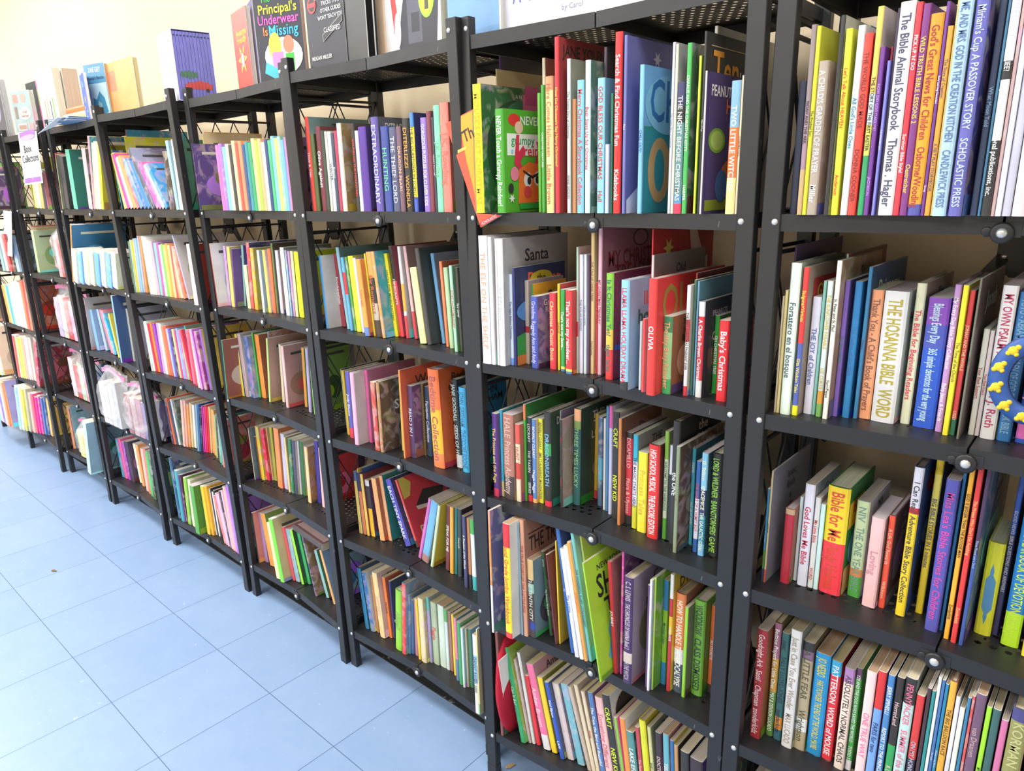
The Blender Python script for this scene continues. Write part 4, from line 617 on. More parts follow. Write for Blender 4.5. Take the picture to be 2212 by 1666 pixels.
56;-1.2114;.0608;.0053;.1821;0;dca;aa8;;;;b;thin beige book just right of the white one, bottom shelf, third bookcase from right
56;-1.2055;.0664;.0113;.1821;0;486;69b;;;;b;green book just right of the beige one, bottom shelf, third bookcase from right
56;-1.1251;.005;.0138;.2325;0;ffe;ddd;DANNY RAVEN 5000;555;bands .4-.75:9ce;b;white book left of the pale yellow one, bottom shelf, third bookcase from right
56;-1.1108;.0051;.003;.2535;0;fe9;dca;IT'S A BIG WORLD, CHARLIE BROWN;d74;b|bands 0-.13:5b6;p;thin pale yellow picture book right of the white one, bottom shelf, third bookcase from right"""
DISPLAY = [('picture_book', 'picture book', -2.0452, 0.0718, -1.772, 0.012, 0.2, 0.13, 'c22', 'e43', '', 'edc', [('t', 0.55, 0.72, 0.7, 0.09, 'Awesome', 'fc2'), ('t', 0.55, 0.63, 0.7, 0.09, 'Friendly', 'fc2'), ('s', 0.5, 0.38, 0.2, 'fd3'), ('e', 0.5, 0.38, 0.14, 0.11, 'e43'), ('e', 0.5, 0.37, 0.09, 0.09, 'eee')], 'red upright book with a yellow starburst on a top shelf', False), ('book', 'book', -2.0139, 0.1087, -1.937, 0.02, 0.215, 0.13, '336', '448', '', 'ccb', [], 'indigo book standing behind the red starburst book', True), ('book', 'book', -1.8935, 0.0524, -1.265, 0.013, 0.27, 0.155, '222', '223', '', 'ecc', [('r', 0.4, 0.76, 0.62, 0.86, '4c2'), ('e', 0.51, 0.81, 0.07, 0.035, '222'), ('t', 0.25, 0.76, 0.22, 0.06, 'The', '3c3'), ('t', 0.5, 0.67, 0.84, 0.09, "Principal's", 'dd2'), ('t', 0.5, 0.575, 0.9, 0.09, 'Underwear', 'f5b'), ('t', 0.2, 0.475, 0.16, 0.08, 'Is', 'f83'), ('t', 0.6, 0.475, 0.64, 0.1, 'Missing', '3be'), ('e', 0.55, 0.24, 0.42, 0.17, 'fff'), ('e', 0.38, 0.33, 0.14, 0.13, 'fd4'), ('r', 0.3, 0.12, 0.55, 0.28, 'f8c'), ('e', 0.68, 0.34, 0.12, 0.08, 'e86'), ('r', 0.6, 0.1, 0.78, 0.26, '3b3'), ('p', [(0.1, 0.1), (0.4, 0.02), (0.45, 0.12), (0.15, 0.2)], '4bd')], 'black speckled book titled underwear is missing, upright on top shelf', False), ('book', 'book', -1.6683, 0.1, -1.545, 0.05, 0.235, 0.15, '222', '223', '', '333', [('t', 0.55, 0.87, 0.82, 0.1, 'MINECRAFTERS', 'd33'), ('t', 0.62, 0.78, 0.7, 0.04, 'THE UNOFFICIAL', 'ddd'), ('t', 0.62, 0.715, 0.75, 0.04, 'GUIDE TO TIPS AND', 'ddd'), ('t', 0.68, 0.65, 0.5, 0.04, 'TRICKS THAT', 'ddd'), ('t', 0.67, 0.585, 0.55, 0.04, 'OTHER GUIDES', 'ddd'), ('t', 0.64, 0.52, 0.66, 0.04, "WON'T TEACH YOU", 'ddd'), ('e', 0.17, 0.66, 0.12, 0.08, 'c33'), ('e', 0.17, 0.66, 0.09, 0.06, '222'), ('r', 0.05, 0.64, 0.29, 0.68, 'c33'), ('p', [(0.4, 0.36), (0.95, 0.52), (0.97, 0.45), (0.42, 0.29)], '888'), ('p', [(0.42, 0.355), (0.94, 0.505), (0.95, 0.455), (0.43, 0.3)], '222'), ('t', 0.68, 0.4, 0.45, 0.05, 'CLASSIFIED', 'ccc'), ('t', 0.35, 0.15, 0.55, 0.04, 'MEGAN MILLER', 'eee')], 'thick black boxed guide stamped classified on a top shelf', True), ('book', 'book', -1.5167, 0.0783, -1.9, 0.02, 0.22, 0.15, '111', '222', '', '222', [], 'plain black book standing beside the classified guide', True), ('picture_book', 'picture book', -1.452, 0.085, -1.62, 0.012, 0.24, 0.05, 'ccc', 'dee', '', 'ccc', [], 'narrow pale grey volume edge beside the plain black book', True), ('picture_book', 'picture book', -1.3981, 0.075, -1.58, 0.022, 0.27, 0.215, 'edc', 'eee', '', 'ddc', [('r', 0, 0, 0.14, 1, 'fdb'), ('p', [(0.2, 0.75), (0.26, 0.77), (0.36, 0.2), (0.28, 0.18)], 'e44'), ('p', [(0.34, 0), (0.92, 0), (0.97, 0.35), (0.85, 0.55), (0.5, 0.55), (0.4, 0.3)], '223'), ('r', 0.5, 0.08, 0.72, 0.4, '556'), ('r', 0.56, 0.16, 0.68, 0.3, '223'), ('e', 0.34, 0.2, 0.05, 0.13, 'dde'), ('e', 0.8, 0.4, 0.12, 0.16, 'ae3'), ('e', 0.8, 0.4, 0.1, 0.135, 'fe2'), ('p', [(0.77, 0.3), (0.83, 0.3), (0.82, 0.48), (0.78, 0.48)], '443')], 'large white cover with a yellow round badge on a top shelf', False), ('picture_book', 'picture book', -1.1636, 0.062, -1.58, 0.012, 0.27, 0.15, '9bd', '7ad', '', 'eee', [('r', 0.97, 0, 1, 1, 'edc')], 'plain sky blue cover standing on top beside the white one', False), ('picture_book', 'picture book', -1.0138, 0.0719, -1.53, 0.012, 0.25, 0.31, 'eee', 'eef', '', 'eee', [('r', 0.03, 0.02, 0.97, 0.98, 'fff'), ('t', 0.5, 0.27, 0.9, 0.12, 'A Christmas Tradition', '46a'), ('t', 0.5, 0.12, 0.4, 0.04, 'by Carol', '99b')], 'wide white cover titled a Christmas tradition on the top shelf', False), ('book', 'book', -3.205, 0.0795, -1.344, 0.02, 0.204, 0.13, '368', '59b', '', 'db8', [('r', 0.06, 0.02, 0.98, 0.66, 'cee'), ('t', 0.5, 0.9, 0.6, 0.09, 'ZANE GREY', 'eef'), ('t', 0.5, 0.76, 0.85, 0.06, "Majesty's Rancho", '246'), ('p', [(0.2, 0.1), (0.5, 0.06), (0.9, 0.15), (0.8, 0.4), (0.6, 0.52), (0.4, 0.38), (0.25, 0.42)], '49b'), ('p', [(0.35, 0.15), (0.6, 0.12), (0.65, 0.3), (0.5, 0.36)], '9cc')], 'blue book with riders on its pale panel, on a far top shelf', True), ('picture_book', 'picture book', -3.2233, 0.0598, -1.789, 0.01, 0.168, 0.12, '37c', '36c', '', 'eee', [('t', 0.4, 0.8, 0.5, 0.15, 'Go', 'adf'), ('s', 0.6, 0.45, 0.1, 'fc4'), ('e', 0.3, 0.3, 0.05, 0.03, 'fff'), ('e', 0.7, 0.2, 0.05, 0.03, 'fff'), ('e', 0.5, 0.1, 0.05, 0.03, 'fff')], 'bright blue starry book half behind the rider book', False), ('book', 'book', -3.0952, 0.12, -1.545, 0.02, 0.2, 0.24, 'ca7', 'eb7', '', 'dc9', [('r', 0.05, 0.5, 0.3, 0.85, 'f97')], 'plain tan cover behind the rider book on a far top shelf', True), ('book', 'book', -3.7318, 0.0799, -1.484, 0.03, 0.241, 0.17, 'eed', 'fed', '', 'eed', [('r', 0.25, 0.05, 0.3, 0.5, 'f86'), ('r', 0.4, 0.08, 0.44, 0.55, 'f97'), ('r', 0.58, 0.06, 0.62, 0.48, '446'), ('r', 0.72, 0.1, 0.77, 0.52, '7c5')], 'cream cover with coloured pencil strokes on a far top shelf', False), ('book', 'book', -3.6962, 0.16, -1.571, 0.06, 0.242, 0.14, 'eee', 'eed', '', 'dcb', [('r', 0.15, 0.75, 0.4, 0.77, 'fb4'), ('p', [(0.5, 0.72), (0.54, 0.72), (0.66, 0.88), (0.62, 0.9)], '555'), ('r', 0.3, 0.4, 0.33, 0.62, '555'), ('r', 0.6, 0.35, 0.63, 0.6, '555'), ('p', [(0.8, 0.8), (0.84, 0.78), (0.7, 0.9), (0.66, 0.9)], 'e67')], 'thick white volume with scattered dashes behind the book stack', False), ('book', 'book', -4.1398, 0.0694, -1.335, 0.02, 0.197, 0.16, '9bc', '9aa', '', 'eee', [('r', 0.1, 0.75, 0.35, 0.93, 'c87'), ('e', 0.62, 0.84, 0.14, 0.1, 'd98'), ('e', 0.6, 0.5, 0.32, 0.14, 'ecb'), ('t', 0.6, 0.54, 0.5, 0.07, 'Small', '433'), ('t', 0.6, 0.45, 0.55, 0.07, 'mercies', '433'), ('r', 0.1, 0.4, 0.24, 0.66, '876'), ('r', 0.15, 0.12, 0.6, 0.28, 'dcc'), ('r', 0.72, 0.1, 0.95, 0.28, 'c99'), ('r', 0.18, 0.15, 0.57, 0.25, 'a87')], 'grey book titled small mercies with little framed pictures', True), ('picture_book', 'picture book', -3.98, 0.1399, -1.475, 0.02, 0.235, 0.13, 'f5a', 'f6a', '', 'eee', [('r', 0.02, 0.55, 0.95, 0.85, '5c3'), ('e', 0.6, 0.25, 0.25, 0.18, 'fcb')], 'pink cover with a lime green label on a far top shelf', False), ('book', 'book', -4.3, 0.2, -1.545, 0.03, 0.26, 0.2, '222', '233', '', '333', [], 'tall black book at the back of a far top shelf', True), ('book', 'book', -4.4278, 0.08, -1.623, 0.03, 0.267, 0.2, '333', '445', '', 'ccc', [('e', 0.4, 0.6, 0.3, 0.3, '99a')], 'dark grey cover at the left end of the top shelves', True)]
ART = {'KID': [('e', 0.35, 0.78, 0.28, 0.16, '211'), ('e', 0.42, 0.62, 0.2, 0.14, 'a76'), ('p', [(0.1, 0), (0.9, 0), (0.8, 0.42), (0.5, 0.52), (0.2, 0.4)], '324'), ('r', 0.6, 0.1, 0.9, 0.2, 'ebc')], 'LUCKY': [('e', 0.5, 0.75, 0.5, 0.25, 'eb7'), ('e', 0.4, 0.4, 0.3, 0.14, '487')], 'MAG': [('r', 0.03, 0.02, 0.97, 0.97, '437'), ('r', 0.03, 0.02, 0.97, 0.1, '892'), ('t', 0.3, 0.88, 0.45, 0.08, 'PEANUTS', 'fff'), ('t', 0.62, 0.78, 0.6, 0.11, 'Happy', 'e73'), ('e', 0.22, 0.53, 0.17, 0.09, '7a3'), ('e', 0.22, 0.53, 0.13, 0.07, 'ac6'), ('e', 0.6, 0.25, 0.3, 0.16, 'b63'), ('e', 0.35, 0.2, 0.13, 0.12, '36a')], 'SHARK': [('t', 0.5, 0.9, 0.7, 0.05, 'NEW YORK TIMES', '222'), ('t', 0.5, 0.75, 0.75, 0.2, 'SHARK', '111'), ('t', 0.5, 0.55, 0.7, 0.17, 'TIME', '111'), ('p', [(0.2, 0.36), (0.28, 0.47), (0.36, 0.42), (0.6, 0.42), (0.85, 0.3), (0.95, 0.1), (0.6, 0), (0.3, 0.02), (0.15, 0.15), (0.22, 0.28)], '7cd'), ('e', 0.6, 0.3, 0.1, 0.04, 'eee'), ('e', 0.55, 0.12, 0.25, 0.1, 'cd4'), ('r', 0, 0, 1, 0.04, '7a2')], 'HALL': [('t', 0.3, 0.86, 0.3, 0.16, 'P', 'f63'), ('t', 0.78, 0.86, 0.3, 0.14, 'mp', 'f63'), ('e', 0.5, 0.87, 0.22, 0.07, 'dc2'), ('t', 0.5, 0.87, 0.22, 0.08, 'the', '222'), ('p', [(0, 0), (1, 0), (1, 0.3), (0.4, 0.38), (0, 0.3)], '3a4'), ('r', 0, 0, 1, 0.1, 'e83'), ('e', 0.5, 0.55, 0.5, 0.14, '59d'), ('e', 0.8, 0.34, 0.14, 0.05, 'f93')], 'COLLIN': [], 'NEVER Touch': [('t', 0.62, 0.9, 0.5, 0.09, 'NEVER', 'fff'), ('e', 0.22, 0.9, 0.14, 0.06, 'e22'), ('e', 0.33, 0.83, 0.1, 0.06, 'fcb'), ('r', 0.04, 0.56, 1, 0.77, 'fff'), ('t', 0.42, 0.71, 0.6, 0.09, 'grumpy', '2a6'), ('t', 0.62, 0.61, 0.5, 0.12, 'rein', 'e33'), ('p', [(0.2, 0.48), (0.26, 0.76), (0.33, 0.76), (0.32, 0.6), (0.42, 0.66), (0.48, 0.6), (0.34, 0.5), (0.42, 0.42), (0.36, 0.4)], 'e25'), ('p', [(0.7, 0.48), (0.78, 0.62), (0.74, 0.7), (0.82, 0.7), (0.88, 0.6), (0.84, 0.5), (0.76, 0.42)], 'e25'), ('p', [(0.28, 0.08), (0.3, 0.42), (0.55, 0.5), (0.98, 0.46), (1, 0.1)], 'f72'), ('e', 0.2, 0.38, 0.1, 0.07, 'f8a'), ('e', 0.52, 0.32, 0.1, 0.075, 'fff'), ('e', 0.77, 0.33, 0.1, 0.075, 'fff'), ('e', 0.55, 0.31, 0.05, 0.04, '111'), ('e', 0.75, 0.32, 0.05, 0.04, '111'), ('p', [(0.4, 0.42), (0.62, 0.36), (0.9, 0.42), (0.9, 0.4), (0.62, 0.33), (0.4, 0.4)], '111'), ('e', 0.5, 0.2, 0.09, 0.06, 'e44'), ('s', 0.12, 0.14, 0.05, 'fff'), ('s', 0.8, 0.1, 0.04, 'fff'), ('s', 0.15, 0.6, 0.03, '9df'), ('r', 0.3, 0.03, 0.95, 0.09, '2a3'), ('e', 0.1, 0.24, 0.06, 0.05, '122')], 'CHILL OUT!': [('r', 0, 0, 1, 0.6, '087'), ('r', 0, 0, 1, 0.58, '089'), ('e', 0.4, 0.75, 0.4, 0.2, '7bd'), ('t', 0.34, 0.78, 0.5, 0.3, 'CH', '06a'), ('e', 0.27, 0.3, 0.2, 0.23, 'b96'), ('e', 0.27, 0.3, 0.09, 0.15, '089')], "MOUSE'S": [('e', 0.5, 0.5, 0.45, 0.4, '142'), ('e', 0.6, 0.7, 0.3, 0.2, '375'), ('r', 0.62, 0.78, 1, 0.95, 'e7a'), ('r', 0.66, 0.87, 0.86, 1.02, 'd59'), ('t', 0.4, 0.05, 0.5, 0.05, 'Lauren', 'db3'), ('t', 0.55, 0.93, 0.25, 0.035, 'A N', 'ddd')], 'How Do Dino': [('t', 0.5, 0.93, 0.95, 0.07, 'JANE YOLEN & MARK', '111'), ('e', 0.45, 0.5, 0.25, 0.2, '574'), ('e', 0.5, 0.3, 0.2, 0.14, 'a88'), ('r', 0.05, 0, 0.6, 0.1, 'd22')], 'Piers': [('s', 0.4, 0.9, 0.05, 'dde'), ('s', 0.6, 0.6, 0.04, 'dde'), ('s', 0.2, 0.5, 0.03, 'cce'), ('s', 0.8, 0.82, 0.03, 'cce'), ('t', 0.6, 0.58, 0.5, 0.05, 'Pier', 'eef'), ('t', 0.7, 0.46, 0.6, 0.14, 'Snow', 'fff'), ('p', [(0, 0), (1, 0), (1, 0.12), (0.6, 0.24), (0.25, 0.2), (0, 0.08)], 'dde')], 'TEN LITTLE': [('t', 0.3, 0.82, 0.42, 0.2, 'Ten', 'fa2'), ('t', 0.68, 0.78, 0.3, 0.09, 'Little', 'eee'), ('e', 0.9, 0.83, 0.08, 0.06, 'f72'), ('r', 0.05, 0.93, 0.75, 0.935, 'db8')], 'OLIVIA': [('t', 0.5, 0.78, 0.88, 0.34, 'OLIVIA', 'a83')], 'JO NES': [], 'THE TRUE STORY': [('t', 0.5, 0.92, 0.8, 0.06, 'DAILY', '322'), ('r', 0.04, 0.86, 0.98, 0.87, '322'), ('t', 0.5, 0.78, 0.9, 0.13, 'THE TRUE STORY', '211'), ('t', 0.5, 0.62, 0.9, 0.1, 'OF THE', '211'), ('t', 0.5, 0.5, 0.9, 0.12, '3 LITTLE PIGS', '211')], 'MY CHRISTMAS TR': [('t', 0.52, 0.78, 0.9, 0.11, 'MY CHRISTMAS', '823'), ('t', 0.52, 0.68, 0.7, 0.11, 'TREASURY', '823'), ('t', 0.5, 0.58, 0.8, 0.035, 'A Collection of Christmas Stories', '422'), ('e', 0.55, 0.9, 0.12, 0.06, '433'), ('e', 0.55, 0.9, 0.1, 0.05, 'b89'), ('e', 0.5, 0.3, 0.25, 0.16, '765')], 'Thomas': [('s', 0.22, 0.87, 0.07, 'dc6'), ('r', 0.3, 0.3, 0.9, 0.78, 'eee'), ('t', 0.55, 0.72, 0.5, 0.08, 'Kath', '533'), ('p', [(0.55, 1), (0.66, 1), (0.85, 0.75), (0.6, 0.8)], 'fdc')], 'FAHRENHEIT': [('p', [(0, 0.7), (0.15, 0.72), (0.25, 0.9), (0.12, 1), (0, 1)], 'dc5'), ('p', [(0.2, 0.55), (0.75, 0.5), (0.95, 0.68), (0.45, 0.74)], '222'), ('p', [(0.2, 0.55), (0.75, 0.5), (0.77, 0.45), (0.22, 0.49)], 'edc'), ('t', 0.4, 0.2, 0.5, 0.15, 'FAHR', 'fda')], 'Is It Christmas': [('s', 0.25, 0.88, 0.07, 'eee'), ('s', 0.7, 0.9, 0.06, 'eee'), ('s', 0.2, 0.62, 0.05, 'eee'), ('e', 0.6, 0.35, 0.35, 0.3, '543'), ('r', 0, 0.28, 0.8, 0.33, '35a')], 'LLAMA LLAMA': [('t', 0.5, 0.82, 0.7, 0.13, 'llama', 'd44'), ('t', 0.5, 0.66, 0.8, 0.14, 'holiday', '263'), ('t', 0.5, 0.48, 0.75, 0.14, 'drama', 'd44'), ('t', 0.5, 0.3, 0.5, 0.05, 'Anna', '357')], 'A Charlie': [('r', 0.06, 0.04, 0.94, 0.93, '223'), ('t', 0.4, 0.86, 0.5, 0.06, 'PEANUTS', 'ccd'), ('r', 0.1, 0.3, 0.4, 0.5, '643'), ('t', 0.5, 0.62, 0.6, 0.1, 'Christmas', 'ddd'), ('e', 0.3, 0.75, 0.01, 0.008, 'fff'), ('e', 0.7, 0.8, 0.012, 0.008, 'fff'), ('e', 0.8, 0.55, 0.012, 0.008, 'fff'), ('e', 0.5, 0.5, 0.012, 0.008, 'fff')], 'Blessings': [('e', 0.5, 0.5, 0.3, 0.3, '6ad')], 'I Can Read': [('e', 0.3, 0.85, 0.16, 0.07, 'a22'), ('e', 0.35, 0.2, 0.25, 0.16, '543'), ('e', 0.4, 0.5, 0.2, 0.1, '9bc')], 'Bible for Me': [('r', 0, 0.62, 0.6, 0.86, 'fc2'), ('t', 0.4, 0.8, 0.6, 0.12, 'Bible', 'c33'), ('e', 0.5, 0.4, 0.4, 0.2, '8cd'), ('r', 0, 0, 1, 0.25, 'eb7')], 'JOURNEY': [('t', 0.5, 0.8, 0.7, 0.1, 'Journey', 'eee')], 'Gita': [('r', 0.1, 0.7, 0.95, 0.9, 'c33'), ('t', 0.5, 0.8, 0.7, 0.1, 'Gita Wisdom', 'fe5')], 'Sadguna': [('r', 0.1, 0.74, 0.95, 0.92, 'c33'), ('t', 0.5, 0.83, 0.7, 0.1, 'Gita Wis', 'fe5'), ('e', 0.4, 0.4, 0.3, 0.25, 'dc4')]}
def arttexts(L): return [a[5] for a in L if a[0] == 't']
rows = [l.split(';') for l in BOOKS.strip().split('\n')]
need = set()
for r in rows:
    for s in r[8].split('~'):
        s = s.lstrip('@').strip()
        if s: need.add(s)
    need |= set(r[8].split('~')[0].lstrip('@').split()[:3])
    m = re.search(r'cov ([^|]*)', r[10])
    if m: need |= set(m.group(1).split())
for L in ART.values(): need |= set(arttexts(L))
for D in DISPLAY: need |= set(arttexts(D[12])); need |= {s for s in D[10].split('~') if s}
need |= {'Book', 'Collections', 'Th', 'SCHOLASTIC'}
FONTS = {}
tmp = []
for s in sorted(need):
    c = bpy.data.curves.new('t', 'FONT'); c.body = s; c.size = 1; c.resolution_u = 2; c.offset = .014; c.fill_mode = 'FRONT'
    o = bpy.data.objects.new('t', c); S.collection.objects.link(o); tmp.append((s, o, c))
bpy.context.view_layer.update(); dg = bpy.context.evaluated_depsgraph_get()
for s, o, c in tmp:
    me = o.evaluated_get(dg).to_mesh()
    vs = [(v.co.x, v.co.y) for v in me.vertices]; fs = [tuple(p.vertices) for p in me.polygons]
    if vs:
        x0 = min(v[0] for v in vs); x1 = max(v[0] for v in vs)
        FONTS[s] = ([(x-x0, y) for x, y in vs], fs, x1-x0)
    o.evaluated_get(dg).to_mesh_clear()
for s, o, c in tmp: bpy.data.objects.remove(o); bpy.data.curves.remove(c)
def put_text(mb, s, org, ux, uy, w, h, col, align='c', mi=0, minx=.42):
    """text S in a w x h box centred at ORG, baseline along UX, up UY"""
    if s not in FONTS: return
    vs, fs, tw = FONTS[s]; sy = h/.75; sx = sy
    if tw*sx > w: sx = w/tw
    if sx < sy*minx: sy = sx/minx
    org = Vector(org); ux = Vector(ux); uy = Vector(uy)
    off = -tw*sx/2 if align == 'c' else -w/2
    mb.add([org + ux*(off + x*sx) + uy*((y-.35)*sy) for x, y in vs], fs, col, mi)
def put_art(mb, L, P, U, V, w, h, t=.0004):
    """flat printed shapes on a cover; P corner, U/V unit axes, N implied by order"""
    Nn = U.cross(V)
    for k, a in enumerate(L):
        q = P + Nn*(.0004 + .00012*k); kind = a[0]
        if kind == 'r':
            _, u0, v0, u1, v1, c = a
            mb.add([q + U*w*u0 + V*h*v0, q + U*w*u1 + V*h*v0, q + U*w*u1 + V*h*v1, q + U*w*u0 + V*h*v1], [(0, 1, 2, 3)], hx(c))
        elif kind == 'e':
            _, u, v, ru, rv, c = a
            mb.add([q + U*w*(u+ru*math.cos(j*math.tau/20)) + V*h*(v+rv*math.sin(j*math.tau/20)) for j in range(20)], [tuple(range(20))], hx(c))
        elif kind == 'p':
            pts = a[1]; mb.add([q + U*w*x + V*h*y for x, y in pts], [tuple(range(len(pts)))], hx(a[2]))
        elif kind == 's':
            _, u, v, r, c = a; rr = [(r if j % 2 == 0 else r*.42) for j in range(12)]
            mb.add([q + U*w*u + V*h*v + (U*math.cos(j*math.tau/12) + V*math.sin(j*math.tau/12))*rr[j]*h for j in range(12)], [tuple(range(12))], hx(c))
        elif kind == 't':
            _, u, v, ww, hh, s, c = a
            put_text(mb, s, q + U*w*u + V*h*v, U, V, ww*w, hh*h, hx(c), minx=.3)

# ------------------------------------------------------------ books
PAGE = ['eed', 'edc', 'fee', 'dcb', 'eec', 'dcc']
def lum(c): return .3*c[0]+.6*c[1]+.1*c[2]
def book_mesh(mb, pb, t, h, d, sp, cov, hard=False, board=False, bands=(), mott=False, text='', tcol='fff', covtext=None, art=None, pagecol='eed', spineart=None, M=None, dots=False):
    c = min(.0022 if hard else .003 if board else .0009, t*.3)
    bul = min(.003, t*.12) if hard else min(.0012, t*.08)
    spc, cvc = hx(sp), hx(cov)
    prof = [(0, d), (0, .0012), (t*.12, -bul*.5), (t*.35, -bul), (t*.65, -bul), (t*.88, -bul*.5), (t, .0012), (t, d), (t-c, d), (t-c, c+.0005), (c, c+.0005), (c, d)]
    side = [0, 1, 1, 1, 1, 1, 2, 3, 3, 3, 3, 3]
    zs = sorted({0.0, h} | {h*b for lo, hi, _ in bands for b in (lo, hi)})
    n = len(prof); V = []; F = []; C = []
    for z in zs: V += [(x, y, z) for x, y in prof]
    for k in range(len(zs)-1):
        zm = (zs[k]+zs[k+1])/2/h; bc = spc
        for lo, hi, col in bands:
            if lo <= zm <= hi: bc = hx(col)
        for i in range(n):
            j = (i+1) % n
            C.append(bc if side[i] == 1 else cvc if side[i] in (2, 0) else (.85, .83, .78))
            F.append((k*n+i, k*n+j, (k+1)*n+j, (k+1)*n+i))
    m = len(zs)-1
    # end caps as quads: left board, spine, right board
    for base, fl in ((0, False), (m*n, True)):
        for q in ((0, 1, 10, 11), (1, 2, 10), (2, 3, 4, 5, 9, 10), (5, 6, 9), (6, 7, 8, 9)):
            q = tuple(base+i for i in q); F.append(q if not fl else q[::-1]); C.append(cvc if hard or board else (.8, .78, .72))
    n0 = len(mb.f); mb.add(V, F, C, 1 if mott else 0, M)
    if mott and text:
        for i_ in range((len(zs)-1)*n):
            if side[i_ % n] == 1: mb.m[n0+i_] = 0
    ins = .003 if hard else .0006
    pb.box((c+.0001, c+.0006, ins), (t-c-.0001, d-ins*.8-.0004, h-ins), hx(pagecol), 0, M)
    I = M if M is not None else Matrix.Identity(4)
    I3 = I.to_3x3(); X, Y, Z = I3 @ Vector((1, 0, 0)), I3 @ Vector((0, 1, 0)), I3 @ Vector((0, 0, 1))
    def P(x, y, z): return I @ Vector((x, y, z))
    if text:
        segs = [s.lstrip('@').strip() for s in text.split('~') if s.strip('@ ')]
        tot = sum(len(s)+3 for s in segs); z = h*.97
        for s in segs:
            L = h*.94*(len(s)+3)/tot; zc = z - L/2; z -= L
            put_text(mb, s, P(t*.5, -bul-.0004, zc), -Z, X, L*.92, min(t*.62, .021), hx(tcol))
    ref = cvc
    ink = (.02, .02, .03) if lum(ref) > .12 else (.9, .88, .8)
    if covtext:
        ws = covtext.split(); rowsn = []
        cur = ''
        for wd in ws: rowsn.append(wd)
        hh = min(.26*h/max(1, len(rowsn))*1.6, .038)
        zc = h*.93
        for wd in rowsn:
            put_text(mb, wd, P(t+.0005, d*.5, zc-hh*.5), Y, Z, d*.84, hh*.72, ink); zc -= hh
    if art: put_art(mb, art, P(t, .004, 0), Y, Z, d-.004, h)
    if spineart: put_art(mb, spineart, P(0, -bul, 0), X, Z, t, h)
    if dots:
        for k, c_ in enumerate(('d33', '29d', '747', '3a4')):
            put_art(mb, [('e', .33, .68-.18*k, .22, .075, c_), ('r', .2, .67-.18*k, .46, .69-.18*k, 'fdd')], P(t, .004, 0), Y, Z, d-.004, h)
def autoart(cv, seed):
    rg = random.Random(seed); L_ = lum(hx(cv))
    tint = '%x%x%x' % tuple(max(0, min(15, int(c, 16) + (rg.choice((-5, -3, -2)) if L_ > .25 else rg.choice((3, 4, 6))))) for c in cv[:3])
    tin2 = '%x%x%x' % tuple(max(0, min(15, int(c, 16) + rg.choice((-4, -2, 2, 4)))) for c in cv[:3])
    return [('e', rg.uniform(.4, .6), rg.uniform(.3, .45), rg.uniform(.2, .36), rg.uniform(.12, .24), tint), ('e', rg.uniform(.3, .7), rg.uniform(.25, .5), .14, .1, tin2), ('r', 0, 0, 1, rg.uniform(.03, .12), tin2), ('r', .15, .84, .85, .88, '444' if L_ > .2 else 'ddc')]
UN = {'7': 0, '6': 1, '5': 2, '4': 3, '3': 4, '2': 5, '1': 6, '0': 7, 'M': 8}
ZL = {1: 1.711, 2: 1.38, 3: 1.0686, 4: .7548, 5: .4383, 6: .12}
def place(x, y, z, t, lean):
    if lean <= 0: return Matrix.Translation((x, y, z)) @ Matrix.Rotation(lean, 4, 'Y')
    return Matrix.Translation((x + t/math.cos(lean), y, z)) @ Matrix.Rotation(lean, 4, 'Y') @ Matrix.Translation((-t, 0, 0))
def depth(h, kind, y):
    d = {'p': .82*h, 'r': .9*h, 'x': .75*h}.get(kind, .67*h)
    return max(.06, min(d, .24, .3-y))
KN = {'b': ('book', 'book'), 'h': ('book', 'book'), 'p': ('picture_book', 'picture book'), 'r': ('board_book', 'board book'), 'x': ('boxed_set', 'boxed set')}
SHN = {'2': 'second', '3': 'third', '4': 'fourth', '5': 'fifth', '6': 'bottom'}
